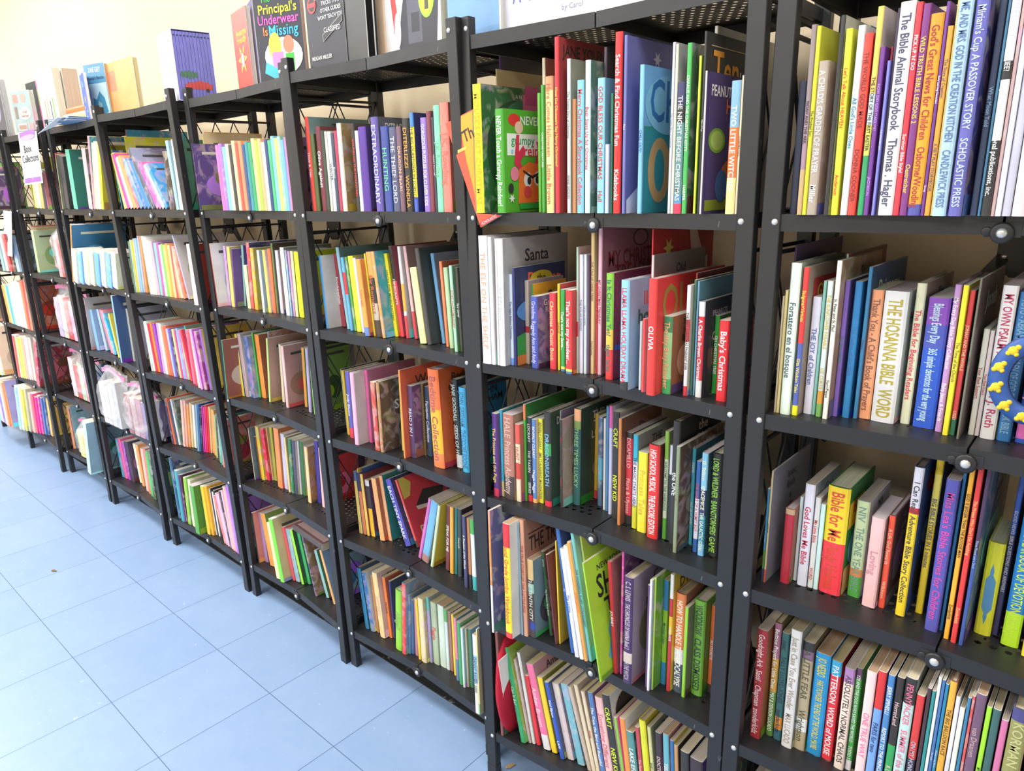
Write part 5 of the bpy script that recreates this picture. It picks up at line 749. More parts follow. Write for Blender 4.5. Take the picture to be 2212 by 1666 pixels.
for r in rows:
    u, l = r[0][0], int(r[0][1]); x, y, t, h, lean = (float(v) for v in r[1:6])
    z = ZL[l] + .0108; opts = r[10].split('|'); k = r[11][0] if r[11] != 'bx' else 'x'
    bands = []; ct = None; dots = False; sa = None; ak = None; dep = None
    for o in opts:
        if o.startswith('bands'):
            for b in o[5:].split(','):
                a, c = b.strip().split(':'); lo, hi = a.split('-'); bands.append((float(lo), float(hi), c))
        elif o.startswith('cov') and len(o) > 4: ct = o[4:]
        elif o.startswith('art '): ak = o[4:]
        elif o.startswith('dep '): dep = float(o[4:])
        elif o == 'dots': dots = True
        elif o == 'blue oval': sa = [('p', [(.5, .12), (.62, .2), (.6, .24), (.82, .3), (.8, .6), (.6, .66), (.62, .7), (.5, .78), (.38, .7), (.4, .66), (.2, .6), (.22, .3), (.4, .24), (.38, .2)], '59c')]
    art = None
    for key, a in ART.items():
        if key and key == r[8][:len(key)]: art = a
    if ak: art = ART[ak]
    if art: ct = None
    elif not ct and not dots and k != 'x' and t > .004:
        art = autoart(r[7], r[12])[:3]
        L_ = lum(hx(r[7])); ws = [w for w in (r[8].split('~')[0].lstrip('@')).split() if w in FONTS][:3]
        for i_, w_ in enumerate(ws): art.append(('t', .52, .9 - .1*i_, .8, .085, w_, '222' if L_ > .18 else 'edc'))
    d = depth(h, 'p' if k == 'b' and 'b' in opts else k, y)
    if dep: d = min(dep, .298-y)
    mb, pb = MB(), MB()
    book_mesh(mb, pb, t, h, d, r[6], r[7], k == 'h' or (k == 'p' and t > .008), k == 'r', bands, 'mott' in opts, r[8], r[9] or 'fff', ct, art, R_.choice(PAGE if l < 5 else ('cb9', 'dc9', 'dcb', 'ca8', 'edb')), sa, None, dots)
    nm, cat = KN[k]
    o = mb.build(nm, ['printed_cover', 'illustrated_cover'], None, place(x, y, z, t, lean))
    tag(o, r[12], cat, f"{cat}s on the {SHN[str(l)]} shelf")
    pb.build('page_block', ['page_paper'], o)

# books past the nearest three bookcases: one mesh of all the rest
FAR = """42 -2.2924 .06 .0035 .2369 0 e53 ec8 B
42 -2.2884 .05 .003 .2313 0 ec5 dc9 B
42 -2.2849 .01 .003 .2002 0 436 548 B
42 -2.1328 .008 .0184 .1871 0 f7b f7b p
42 -2.1128 .008 .0182 .1906 0 a7c a7c p
42 -2.093 .008 .018 .1802 0 8ce 8ce p
42 -2.0735 .008 .0178 .1872 0 edb edb p
42 -2.0541 .008 .0176 .1838 0 333 333 p
42 -2.035 .008 .0174 .194 0 ec9 ec9 p
42 -2.0162 .008 .0172 .1873 0 e54 e54 p
42 -1.9975 .008 .017 .1907 0 f96 f96 p
42 -1.9791 .008 .0168 .1807 0 358 358 p
42 -1.9608 .008 .0166 .1874 0 399 399 p
42 -1.9428 .008 .0164 .1841 0 3a6 3a6 p
42 -1.925 .008 .0162 .194 0 ed9 ed9 p
42 -1.9074 .008 .0161 .1875 0 bd5 bd5 p
42 -1.8899 .008 .0159 .1907 0 fb8 fb8 p
42 -1.8727 .008 .0157 .1811 0 eee eee p
42 -1.8557 .008 .0155 .1876 0 247 247 p
42 -1.8388 .008 .0154 .1844 0 4b7 4b7 p
42 -1.8221 .008 .0152 .1939 0 8ce 8ce p
42 -1.8056 .008 .015 .1877 0 fe7 fe7 p
42 -1.7893 .008 .0149 .1908 0 9db 9db p
42 -1.7732 .008 .0147 .1815 0 7be 7be p
42 -1.7572 .008 .0146 .1877 0 c8b c8b p
43 -2.2898 .0262 .0035 .2061 -.029 b33 eee B
43 -2.2858 .0628 .015 .1958 .055 c9d a8b B
43 -2.2557 .0576 .0189 .1951 .067 fd7 dc8 p
43 -2.2362 .0605 .0059 .1898 .101 639 759 B
43 -2.2297 .0878 .0114 .2005 .136 9cb 65a B
43 -2.1758 .0709 .0177 .1386 .028 efb bda p
43 -2.1575 .0733 .0177 .2104 .068 e55 447 B
43 -2.1315 .0714 .0195 .1945 .057 fb3 cb4 B
43 -2.056 .0566 .0117 .1917 .022 eef 8ac B
43 -2.041 .0666 .0151 .1914 .013 fd6 eee p
43 -2.0212 .0708 .0173 .1961 .034 f74 d64 p
43 -2.0028 .0742 .0086 .2134 .029 684 543 B
43 -1.9936 .0803 .0169 .1922 .028 dde caa B
43 -1.9436 .07 .0203 .2034 .011 eee 9a9 B
43 -1.9181 .07 .0075 .1959 .012 9ce 79b p
43 -1.91 .0737 .011 .1934 .01 c9c a8a p
43 -1.8984 .0748 .0138 .1941 .02 eea 253 p
43 -1.8828 .0769 .0241 .1931 .013 ff0 cd2 B
44 -2.2871 .1126 .0035 .1761 -.034 b86 f6a B
44 -2.2831 .0129 .003 .2066 .07 3b8 954 B
44 -2.2796 .0663 .0125 .2172 -.008 fd4 27a p
44 -2.2625 .0689 .0199 .2201 -.028 caa bbb B
44 -2.242 .0767 .0278 .2136 -.013 46a 79b B
44 -2.2135 .0931 .0071 .2249 -.013 5c4 384 B
44 -2.2058 .0982 .0263 .2193 -.014 f93 a64 B
44 -2.1393 .093 .0039 .2424 .123 69c b87 B
44 -2.1348 .0833 .0095 .2218 .125 ce8 ca9 B
44 -2.0996 .1119 .0139 .199 .077 edb caa B
44 -2.0621 .1404 .0165 .1872 .048 8cf 28a B
44 -2.0334 .0861 .0135 .2056 .037 fcc daa p
44 -1.9917 .1285 .014 .1982 .071 ea4 5a4 B
44 -1.9294 .1032 .0149 .2098 .068 bad 99a B
44 -1.8945 .0997 .0089 .2131 .016 9d4 7a4 p
45 -2.2845 .0731 .0035 .1946 -.013 ddb 678 B
45 -2.2805 .088 .0105 .16 -.012 243 c43 p
45 -2.2694 .0918 .0196 .2006 -.017 fd3 bb5 B
45 -2.2492 .1005 .0195 .196 -.02 f25 c34 B
45 -2.2291 .1111 .0046 .1976 -.021 fc7 dba p
45 -2.2239 .1161 .0164 .2025 .024 bb3 9a6 B
45 -2.1608 .0921 .03 .2217 .062 f95 c73 B
45 -2.1302 .0995 .022 .2048 .061 cce ddb B
45 -2.0917 .0926 .0101 .2011 .032 fd9 cb8 p
45 -2.081 .0959 .0165 .1991 .076 285 373 p
45 -2.0603 .0972 .0187 .1987 .07 446 dcc p
45 -2.041 .1068 .0068 .1959 .069 eef cbc p
45 -2.0336 .1096 .0198 .1978 .067 273 ddc p
45 -1.9669 .0885 .0178 .1984 .044 fd9 c95 p
45 -1.9397 .1065 .0221 .222 .061 329 437 B
45 -1.8991 .0972 .0161 .2068 .051 fcc d34 p
46 -2.2818 .044 .0077 .1994 -.024 222 d87 B
46 -2.2735 .0664 .0221 .1926 -.027 a8b c8a p
46 -2.232 .0626 .0311 .2021 -.125 fa4 8a5 B
46 -2.1339 .0301 .0269 .2074 -.107 fda ec9 p
46 -2.1 .0263 .0234 .2326 -.139 7e3 cb8 B
46 -2.073 .0575 .0125 .1976 -.157 f56 e77 B
46 -2.0599 .0625 .0253 .1925 -.16 8bc a9b p
46 -2.027 .0641 .0144 .1984 -.195 af3 243 B
46 -2.012 .079 .0182 .1911 -.195 3b6 384 B
46 -1.9236 .051 .0098 .2148 -.221 436 864 B
46 -1.8863 .0693 .0156 .1669 -.284 9cc 474 B
46 -1.8358 .0624 .0121 .1861 -.289 fb7 8ac B
32 -2.9227 .07 .0035 .2921 0 c44 28a B
32 -2.9187 .06 .003 .2604 0 cc2 dd2 B
32 -2.9152 .01 .003 .2115 -.028 2bb 236 B
32 -2.8844 .008 .0249 .202 -.219 fd7 fd7 p
32 -2.8555 .008 .0247 .2032 -.333 e5a e5a p
32 -2.827 .008 .0238 .1913 -.353 fcc fcc p
32 -2.799 .008 .0238 .1956 -.369 fa6 fa6 p
32 -2.7713 .008 .0232 .1903 -.384 f77 f77 p
32 -2.7371 .008 .0261 .1903 -.525 69d 69d p
32 -2.7059 .008 .0259 .1919 -.524 37c 37c p
32 -2.6751 .008 .0249 .1814 -.532 38c 38c p
32 -2.6415 .008 .025 .2368 -.582 556 99b B
32 -2.6003 .008 .0173 .1848 -.612 b5a b5a p
32 -2.5768 .008 .0173 .1858 -.621 f6a f6a p
32 -2.5537 .008 .0164 .1778 -.625 fff fff p
32 -2.5308 .008 .0167 .181 -.631 39d 39d p
32 -2.5026 .008 .0354 .187 .041 432 764 B
32 -2.4496 .008 .0173 .2181 -.05 adf bcd B
32 -2.4175 .004 .0396 .2181 .028 dee 7b9 B
33 -2.9207 .0085 .0035 .1954 .066 8a9 8a9 p
33 -2.9167 .0131 .003 .2008 .069 dec dec p
33 -2.9132 .0177 .003 .1972 .069 fe3 fe3 p
33 -2.9097 .0223 .0063 .2048 .076 dde dde p
33 -2.9029 .0269 .0091 .2057 .075 adf adf p
33 -2.8931 .0314 .0091 .2155 .086 ccd ccd p
33 -2.8834 .036 .0129 .2141 .086 fa6 fa6 p
33 -2.8168 .0253 .0161 .2157 -.016 eff eff p
33 -2.8001 .0278 .016 .2122 -.02 fff fff p
33 -2.7835 .0302 .0159 .2003 -.023 fec fec p
33 -2.767 .0326 .017 .1989 -.024 dbd dbd p
33 -2.7494 .0358 .0172 .1925 .027 9dc 9dc p
33 -2.7316 .0365 .0171 .1939 .026 c6b c6b p
33 -2.7139 .0373 .017 .1867 .023 fde fde p
33 -2.6963 .038 .0168 .1902 .02 8d6 8d6 p
33 -2.6789 .0387 .0166 .1873 .019 fd6 fd6 p
33 -2.6617 .0394 .0166 .1928 .02 fa4 fa4 p
33 -2.6445 .0402 .0164 .1879 .017 fd9 fd9 p
33 -2.6275 .0409 .0162 .1892 .014 f55 f55 p
33 -2.6107 .0416 .0161 .1823 -.09 fa7 fa7 p
33 -2.594 .0423 .016 .1857 -.149 fdb fdb p
33 -2.5774 .0429 .017 .1829 -.176 f86 f86 p
33 -2.5429 .0456 .0066 .2288 -.261 ccf ddd B
33 -2.4069 .0023 .0293 .2024 .009 fdd c43 B
34 -2.9187 .0219 .0107 .1979 -.03 eee eee p
34 -2.9075 .025 .0152 .2003 -.066 dfe dfe p
34 -2.8916 .028 .015 .1933 -.068 e25 e25 p
34 -2.876 .031 .0149 .198 -.068 f93 f93 p
34 -2.8606 .0341 .0211 .1957 -.068 a4c a4c p
34 -2.8385 .0353 .0193 .2002 .003 cad cad p
34 -2.8186 .0362 .0192 .2009 -.003 eee eee p
34 -2.7988 .0371 .019 .1923 -.008 f85 f85 p
34 -2.7792 .038 .0209 .1954 -.014 f64 f64 p
34 -2.7518 .0382 .013 .1859 -.051 9cf 9cf p
34 -2.7382 .0398 .0128 .1887 -.054 75c 75c p
34 -2.7248 .0415 .0128 .1825 -.055 222 222 p
34 -2.7114 .0431 .0127 .1876 -.057 fd9 fd9 p
34 -2.6981 .0447 .0126 .1859 -.059 f48 f48 p
34 -2.6849 .0464 .0126 .1931 -.049 8cf 8cf p
34 -2.6717 .048 .0125 .1892 -.053 d7c d7c p
34 -2.6586 .0496 .016 .192 -.056 9c8 9c8 p
34 -2.6216 .0429 .014 .1951 -.162 e35 e35 p
34 -2.607 .0564 .0089 .2101 -.162 2cb 8b9 B
34 -2.5851 .0355 .0197 .2029 .005 f68 f68 p
34 -2.5494 .0282 .0194 .2018 .004 c34 c34 p
34 -2.5144 .0211 .0191 .2116 -.027 ecc ecc p
34 -2.4798 .0151 .0122 .2172 -.101 f9d b6c B
34 -2.467 .0208 .0204 .2095 -.103 b6a 937 B
34 -2.446 .0313 .0163 .217 -.103 96c fd5 B
35 -2.9122 .0525 .0143 .1901 -.055 546 546 p
35 -2.8973 .0563 .0121 .1956 -.105 f74 f74 p
35 -2.8846 .0601 .0114 .1841 -.106 357 357 p
35 -2.8726 .0639 .0113 .1939 -.1 eee eee p
35 -2.8607 .0676 .0153 .1909 -.1 465 465 p
35 -2.8448 .0687 .0163 .2069 .187 fcb fcb p
35 -2.8279 .0743 .0125 .2087 .184 fb9 fb9 p
35 -2.8148 .0798 .0115 .1924 .182 fa5 fa5 p
35 -2.8027 .0854 .0111 .1988 .181 fda fda p
35 -2.791 .0909 .0155 .1916 .181 fff fff p
35 -2.7406 .0796 .0108 .2068 .201 8bc 8bc p
35 -2.7292 .0831 .0088 .2098 .198 36b 36b p
35 -2.7199 .0865 .0081 .1952 .197 222 222 p
35 -2.7112 .0899 .0079 .2026 .195 d3b d3b p
35 -2.7027 .0934 .0079 .1968 .193 f4a f4a p
35 -2.6942 .0968 .0078 .2086 .187 f35 f35 p
35 -2.6858 .1002 .0078 .1985 .182 f34 f34 p
35 -2.6773 .1036 .0078 .2014 .179 fe9 fe9 p
35 -2.6689 .1083 .0128 .1911 .179 fa7 fa7 p
35 -2.6392 .1001 .014 .1957 .157 fb5 fb5 p
35 -2.6086 .092 .0138 .1832 .147 bc8 bc8 p
35 -2.5786 .084 .0136 .192 .153 433 433 p
35 -2.5492 .0762 .0135 .1881 .15 8b9 8b9 p
35 -2.5203 .0685 .0133 .2009 .157 5bb 5bb p
35 -2.4918 .061 .0132 .1929 .151 f87 f87 p
36 -2.8935 .0242 .0093 .2681 -.022 58b 58b p
36 -2.8836 .0248 .0118 .2722 -.016 257 257 p
36 -2.8544 .0193 .0223 .228 .014 2ab 9bc B
36 -2.8315 .0234 .008 .211 .013 638 638 p
36 -2.8229 .0254 .0097 .214 .017 424 424 p
36 -2.8036 .0244 .009 .2125 .09 bd3 bd3 p
36 -2.794 .0251 .0112 .2168 .094 8c4 8c4 p
36 -2.7728 .0281 .0222 .2081 .083 fec fec p
36 -2.7038 .0083 .0352 .2087 .025 5a3 482 B
36 -2.656 .0335 .022 .2062 -.015 fd4 fd4 p
36 -2.6334 .0404 .0177 .2102 -.024 fb1 fb1 p
36 -2.6151 .0503 .0064 .1981 -.033 eee eee p
36 -2.6081 .0517 .0086 .2022 -.039 222 222 p
36 -2.5989 .0531 .0092 .1885 -.042 fff fff p
36 -2.5891 .0545 .0126 .197 -.044 333 333 p
36 -2.5228 .0371 .0144 .1942 -.208 f77 f77 p
36 -2.5064 .0362 .0144 .2097 -.168 fac fac p
36 -2.4902 .0353 .0143 .2088 -.17 fce fce p
36 -2.4741 .0344 .0143 .2285 -.128 222 222 p
36 -2.4582 .0335 .0142 .2358 -.114 fbd fbd p
36 -2.4423 .0326 .0141 .2597 -.077 fc9 fc9 p
36 -2.4266 .0317 .014 .2628 -.073 e9e e9e p
36 -2.411 .0309 .014 .2782 -.053 b8e b8e p
22 -3.5597 .008 .0035 .2282 .145 e76 e76 p
22 -3.5557 .008 .003 .2312 .14 c54 c54 p
22 -3.5522 .008 .003 .2132 .124 4c5 4c5 p
22 -3.5487 .008 .0338 .2215 .13 222 222 p
22 -3.5108 .008 .042 .2142 .115 333 333 p
22 -3.4127 .006 .045 .2356 .077 6ca 276 B
22 -3.2456 .008 .039 .231 .123 fbb 654 B
22 -3.1945 .008 .0166 .278 .237 f9a 29a B
22 -3.1773 .008 .0233 .2526 .303 fda fda p
22 -3.1507 .008 .023 .2557 .291 fed fed p
22 -3.1245 .008 .0201 .2396 .283 ecb ecb p
22 -3.1038 .004 .0234 .2445 .286 ff4 dc2 B
23 -3.5362 -.0132 .0131 .2658 .382 e94 27a B
23 -3.5003 -.0198 .045 .1437 .278 ffd ffd p
23 -3.4436 -.016 .045 .1466 .276 7bf 7bf p
23 -3.3882 -.0123 .045 .1388 .257 ffd ffd p
23 -3.3339 -.0086 .045 .1443 .26 ffc ffc p
23 -3.2807 -.005 .045 .1419 .25 7bf 7bf p
23 -3.2287 -.0015 .045 .1498 .255 ffd ffd p
23 -3.1777 .0019 .045 .1449 .243 7bf 7bf p
23 -3.1278 .0053 .045 .1476 .24 ffd ffd p
24 -3.565 .0201 .0035 .2398 .103 caa bbb B
24 -3.5423 .0349 .0329 .1852 -.055 8be 8ac B
24 -3.491 .0536 .0258 .1873 -.151 acf 9bd B
24 -3.402 .0462 .0183 .1972 -.284 f89 f89 p
24 -3.3742 .0432 .0181 .1964 -.282 fab fab p
24 -3.3468 .0402 .0177 .1868 -.323 2bf 2bf p
24 -3.2815 .0319 .0125 .1925 -.185 fe6 ed5 B
24 -3.1769 .0033 .0121 .2838 .049 9ce 358 B
24 -3.1642 .0474 .0151 .2247 .05 ccb bbc B
26 -3.5704 .0518 .0286 .1928 -.031 3ac 3ac p
26 -3.5412 .0542 .0302 .1999 -.036 f6a f6a p
26 -3.5104 .0566 .0298 .1903 -.038 a4b a4b p
26 -3.48 .059 .0374 .2014 -.022 435 435 p
26 -3.4277 .0784 .0279 .1937 -.045 ffd ffd p
26 -3.3772 .0691 .0275 .2058 -.015 fa5 fa5 p
26 -3.2983 .0565 .0267 .2113 .049 fcb fcb p
26 -3.2589 .0511 .0263 .2238 .068 f87 f87 p
26 -3.2203 .0457 .026 .2199 .063 5c6 5c6 p
26 -3.1823 .0405 .0256 .236 .085 464 464 p
12 -4.1964 .1264 .0035 .2954 .589 fd1 ed2 B
12 -4.1924 .0773 .003 .2181 -.013 fe4 cc3 B
12 -4.1889 .0828 .003 .1847 .177 5ae 5ae p
12 -4.1311 .0635 .0437 .1812 .175 de9 de9 p
12 -4.0175 .0452 .0425 .1639 .137 dec dec p
12 -3.9093 .0277 .0411 .1645 .145 fb6 fb6 p
12 -3.8063 .0111 .0399 .1552 .125 324 324 p
12 -3.708 -.0048 .0385 .1593 .142 e9a e9a p
12 -3.6489 -.0199 .0035 .1473 .027 d88 d88 p
13 -4.1971 .0361 .0035 .2311 .149 e76 e76 p
13 -4.1931 .0354 .003 .2257 .137 dc9 dc9 p
13 -4.1896 .0346 .003 .2081 .096 887 887 p
13 -4.1861 .0339 .0321 .2062 .092 cda cda p
16 -4.199 .0383 .0035 .2417 .06 f85 f85 p
16 -4.195 .0424 .003 .2462 .06 eda eda p
16 -4.1915 .0465 .003 .2305 .058 c54 c54 p
16 -4.188 .0505 .003 .2399 .058 8bc 8bc p
16 -3.7541 -.0391 .042 .2954 .23 cee 9bc B
02 -4.2646 -.0793 .0035 .2211 .018 358 358 p
02 -4.2606 -.0777 .003 .2165 .018 9c6 9c6 p
02 -4.2571 -.0761 .003 .1984 .02 eee eee p
02 -4.2536 -.0746 .003 .1974 .02 c79 c79 p
02 -4.2501 -.073 .003 .1866 .021 7ac 7ac p
02 -4.2466 -.0715 .003 .1888 .021 536 536 p
03 -4.4651 -.0467 .0368 .2022 -.038 9bb 9bb p
03 -4.4277 -.04 .0364 .2005 -.05 ecc ecc p
03 -4.3907 -.0333 .0361 .1875 -.062 c33 c33 p
03 -4.354 -.0267 .0356 .1886 -.068 643 643 p
03 -4.3178 -.0201 .045 .1816 -.069 bdf bdf p
04 -4.7807 .0038 .0379 .2119 -.052 fa5 fa5 p
04 -4.7422 .0037 .0374 .2208 -.022 fd8 fd8 p
04 -4.7042 .0036 .037 .2164 -.023 4bf 4bf p
04 -4.6666 .0035 .0365 .2287 .014 ade ade p
04 -4.6295 .0034 .0361 .2309 .023 fff fff p
04 -4.5928 .0033 .0356 .2467 .068 eef eef p
04 -4.5566 .0032 .0352 .2455 .066 fdc fdc p
04 -4.5208 .0031 .0347 .2544 .083 ccc ccc p
04 -4.4854 .003 .0344 .2498 .083 fff fff p
04 -4.4504 .003 .0339 .262 .106 f85 f85 p
04 -4.4159 .0029 .0334 .2641 .11 f44 f44 p
04 -4.3817 .0028 .0329 .2796 .14 e74 e74 p
05 -4.7931 -.0081 .0305 .2537 .2 f66 f66 p
05 -4.762 -.0037 .0267 .2579 .199 fda fda p
05 -4.7347 .0007 .0257 .246 .198 de6 de6 p
05 -4.7084 .005 .025 .2542 .199 fe8 fe8 p
05 -4.6828 .0094 .0248 .2503 .199 fba fba p
05 -4.6574 .0136 .0244 .2624 .201 fff fff p
05 -4.6324 .0179 .0244 .2546 .201 fcc fcc p
05 -4.6074 .0222 .0346 .2587 .201 eec eec p
05 -4.4578 -.0066 .045 .2938 .361 c35 b34 p
06 -4.8386 -.0473 .0315 .3017 .289 bef bef p
06 -4.8065 -.0388 .0264 .3005 .284 ffd ffd p
06 -4.7795 -.0303 .0248 .2759 .278 fe5 fe5 p
06 -4.7541 -.0219 .0346 .2807 .268 cca cca p
06 -4.7109 -.0119 .0315 .2512 .23 fcb fcb p
06 -4.6788 -.0044 .0265 .2537 .22 f58 f58 p
06 -4.6517 .0031 .025 .2337 .214 f3a f3a p
06 -4.6261 .0105 .0244 .2419 .206 f4a f4a p
06 -4.6011 .0179 .0241 .2334 .201 58c 58c p
06 -4.5763 .0252 .024 .2469 .2 36a 36a p
06 -4.5518 .0325 .0341 .233 .202 fc5 fc5 p
M3 -4.908 -.0359 .0035 .1954 .02 c33 c33 p
M3 -4.904 -.0375 .003 .1949 .021 7bb 7bb p
M3 -4.9005 -.0392 .003 .1809 .022 ecc ecc p
M3 -4.897 -.0408 .003 .1839 .022 fff fff p
M4 -4.908 -.0449 .0035 .1752 .023 964 964 p
M4 -4.904 -.0424 .003 .1792 .022 fba fba p
M4 -4.9005 -.0398 .003 .1683 .024 543 543 p
M4 -4.897 -.0373 .003 .1759 .023 a86 a86 p
M5 -4.9958 -.0765 .0328 .3758 .166 fec fec p
M5 -4.9624 -.0673 .0325 .3757 .078 fda fda p
M5 -4.9293 -.0583 .0248 .3579 .011 ffe ffe p
M5 -4.904 -.0492 .003 .3623 .011 fdb fdb p
M6 -5.154 -.0682 .045 .2562 .056 9df 9df p
M6 -5.1068 -.0688 .045 .2686 .079 fcc fcc p
M6 -5.0603 -.0694 .045 .2582 .076 86c 86c p
M6 -5.0144 -.07 .0446 .2762 .11 eed eed p
M6 -4.9692 -.0705 .0315 .277 .113 fa7 fa7 p
M6 -4.9371 -.0621 .0326 .3309 .012 f93 bad B"""
mb, pb = MB(), MB()
for ln in FAR.strip().split('\n'):
    a = ln.split(); x, y, t, h, lean = (float(v) for v in a[1:6])
    h = max(.12, min(h, .285)); M = place(x, y, ZL[int(a[0][1])] + .0108, t, lean)
    book_mesh(mb, pb, t, h, depth(h, 'p' if a[8] == 'B' else 'b', max(y, 0)), a[6], a[7], False, False, (), R_.random() < .3, '', 'fff', None, autoart(a[7], a[1]+a[2]), R_.choice(PAGE), None, M)
o = mb.build('books', ['printed_cover', 'illustrated_cover'])
tag(o, 'rows of small children\'s books filling the far bookcases beyond the third one', 'book', None, 'stuff')
pb.build('page_block', ['page_paper'], o)['kind'] = 'stuff'

# ------------------------------------------------------------ books and signs on display on the top shelves
for D in DISPLAY:
    nm, cat, x, y, rz, t, h, d, sp, cov, stext, pc, art, label, hard = D
    mb, pb = MB(), MB()
    book_mesh(mb, pb, t, h, d, sp, cov, hard, False, (), False, '', 'fff', None, art, pc)
    o = mb.build(nm, ['printed_cover', 'illustrated_cover'], None, Matrix.Translation((x, y, 1.7218)) @ Matrix.Rotation(rz, 4, 'Z'))
    tag(o, label, cat); pb.build('page_block', ['page_paper'], o)
# slipcase of twelve thin volumes
M = Matrix.Translation((-2.342, .0205, 1.7218)) @ Matrix.Rotation(math.radians(82), 4, 'Z')
e = tag(empty('boxed_set', M), 'white slipcase of thin periwinkle volumes with a red truck on the spines', 'boxed set')
mb = MB(); H = .205; w, dd, c = .118, .15, .002
for a, b in (((0, 0, 0), (c, dd, H)), ((w-c, 0, 0), (w, dd, H)), ((0, 0, 0), (w, dd, c)), ((0, 0, H-c), (w, dd, H)), ((0, dd-c, 0), (w, dd, H))): mb.box(a, b, hx('eef'))
mb.build('slipcase', ['printed_cover'], e)
for k in range(11):
    mb = MB(); x0 = c + .0004 + k*.01033; tt = .0098
    mb.bbox((x0, .001, c+.0003), (x0+tt, dd-.004, H-c-.004), .001, hx('77c'))
    put_art(mb, [('e', .5, .94, .3, .012, '225')], Vector((x0, .001, c)), Vector((1, 0, 0)), Vector((0, 0, 1)), tt, H-.008)
    lo = .12 + .003*k
    if 2 <= k <= 9: put_art(mb, [('r', 0, .14, 1, .3 - .01*abs(k-6), 'c44'), ('e', .5, .16, .5, .03, '322')] if k in (3, 8) else [('r', 0, .17, 1, .3 - .015*abs(k-6), 'c44')], Vector((x0, .001, c)), Vector((1, 0, 0)), Vector((0, 0, 1)), tt, H-.008)
    if 1 <= k <= 5: put_art(mb, [('e', .5, .38, .5, .07 - .012*abs(k-3), '475')], Vector((x0, .001, c)), Vector((1, 0, 0)), Vector((0, 0, 1)), tt, H-.008)
    mb.build('volume', ['printed_cover'], e)
# stack of old books lying on the top shelf
zz = 1.7218
for k, (w, th, col, y0, lab) in enumerate(((.30, .02, 'ca7', .05, 'frayed tan book, lowest of the lying stack on a far top shelf'), (.29, .03, 'dc9', .07, 'cream edged book, middle of the lying stack on a far top shelf'), (.28, .024, 'c73', .08, 'orange edged book, topmost of the lying stack on a far top shelf'))):
    mb, pb = MB(), MB(); book_mesh(mb, pb, th, w, .17, col, col, True, pagecol='ec9')
    o = mb.build('book', ['printed_cover', 'illustrated_cover'], None, Matrix.Translation((-3.54 + .01*k, y0, zz+th)) @ Matrix.Rotation(math.radians(90), 4, 'Y'))
    tag(o, lab, 'book'); pb.build('page_block', ['page_paper'], o); zz += th + .0012
mb = MB()
for k in range(5): mb.box((0, 0, k*.004), (.2, .075, k*.004+.0022), hx('dde' if k % 2 else '79b'), 0, Matrix.Rotation(.02*k, 4, 'Z'))
tag(mb.build('magazine_pile', ['plain_paper'], None, Matrix.Translation((-3.40, -.034, 1.7222))), 'thin white and blue leaflets lying on the shelf lip below the book stack', 'leaflets')
# book lying across the tilted ones on the fourth bookcase
mb, pb = MB(), MB(); book_mesh(mb, pb, .022, .2, .15, '433', '755', False, pagecol='dca', art=[('r', .35, .25, .95, .7, 'f59'), ('r', .05, .05, .3, .95, 'caa')])
o = mb.build('book', ['printed_cover', 'illustrated_cover'], None, Matrix.Translation((-1.815, .03, .345)) @ Matrix.Rotation(-.1, 4, 'Z') @ Matrix.Rotation(math.radians(-90), 4, 'Y'))
tag(o, 'dark paperback with a pink sticker lying flat across tilted books', 'book'); pb.build('page_block', ['page_paper'], o)

# papers: bin signs hung on the shelf fronts
def sheet(name, pts, cols, label, cat, texts=()):
    p0, p1, p2, p3 = (Vector(p) for p in pts); U = (p1-p0); V = (p3-p0); Nn = U.cross(V).normalized()
    mb = MB(); th = .0016
    vs = [p0, p1, p2, p3] + [p - Nn*th for p in (p0, p1, p2, p3)]
    mb.add(vs, [(0, 1, 2, 3), (7, 6, 5, 4), (0, 4, 5, 1), (1, 5, 6, 2), (2, 6, 7, 3), (3, 7, 4, 0)], hx('fff'))
    w, h = U.length, V.length; put_art(mb, cols, p0, U.normalized(), V.normalized(), w, h)
    return tag(mb.build(name, ['plain_paper']), label, cat)
sheet('paper_sign', [(-3.80, -.05, 1.496), (-3.553, -.05, 1.501), (-3.633, -.014, 1.714), (-3.885, -.014, 1.723)],
      [('r', .05, .03, .95, .12, '96c'), ('p', [(.08, .88), (.92, .88), (.92, .98), (.08, .98)], '96c'), ('e', .5, .86, .42, .05, 'b9d'), ('s', .5, .12, .06, 'e9b'), ('t', .45, .66, .5, .15, 'Book', '333'), ('t', .52, .48, .94, .15, 'Collections', '333')],
      'white sign reading Book Collections with purple bands hung on a far bookcase', 'sign')
sheet('paper_sign', [(-4.42, -.03, 1.161), (-4.25, -.045, 1.161), (-4.209, -.02, 1.38), (-4.38, -.01, 1.383)], [], 'blank white sign hanging at the left edge below the second shelf', 'sign')
sheet('paper_sheet', [(-3.46, -.06, 1.69), (-3.22, -.055, 1.735), (-3.22, .02, 1.742), (-3.45, .03, 1.745)], [], 'white sheet of paper drooping over the lip of a far top shelf', 'paper')

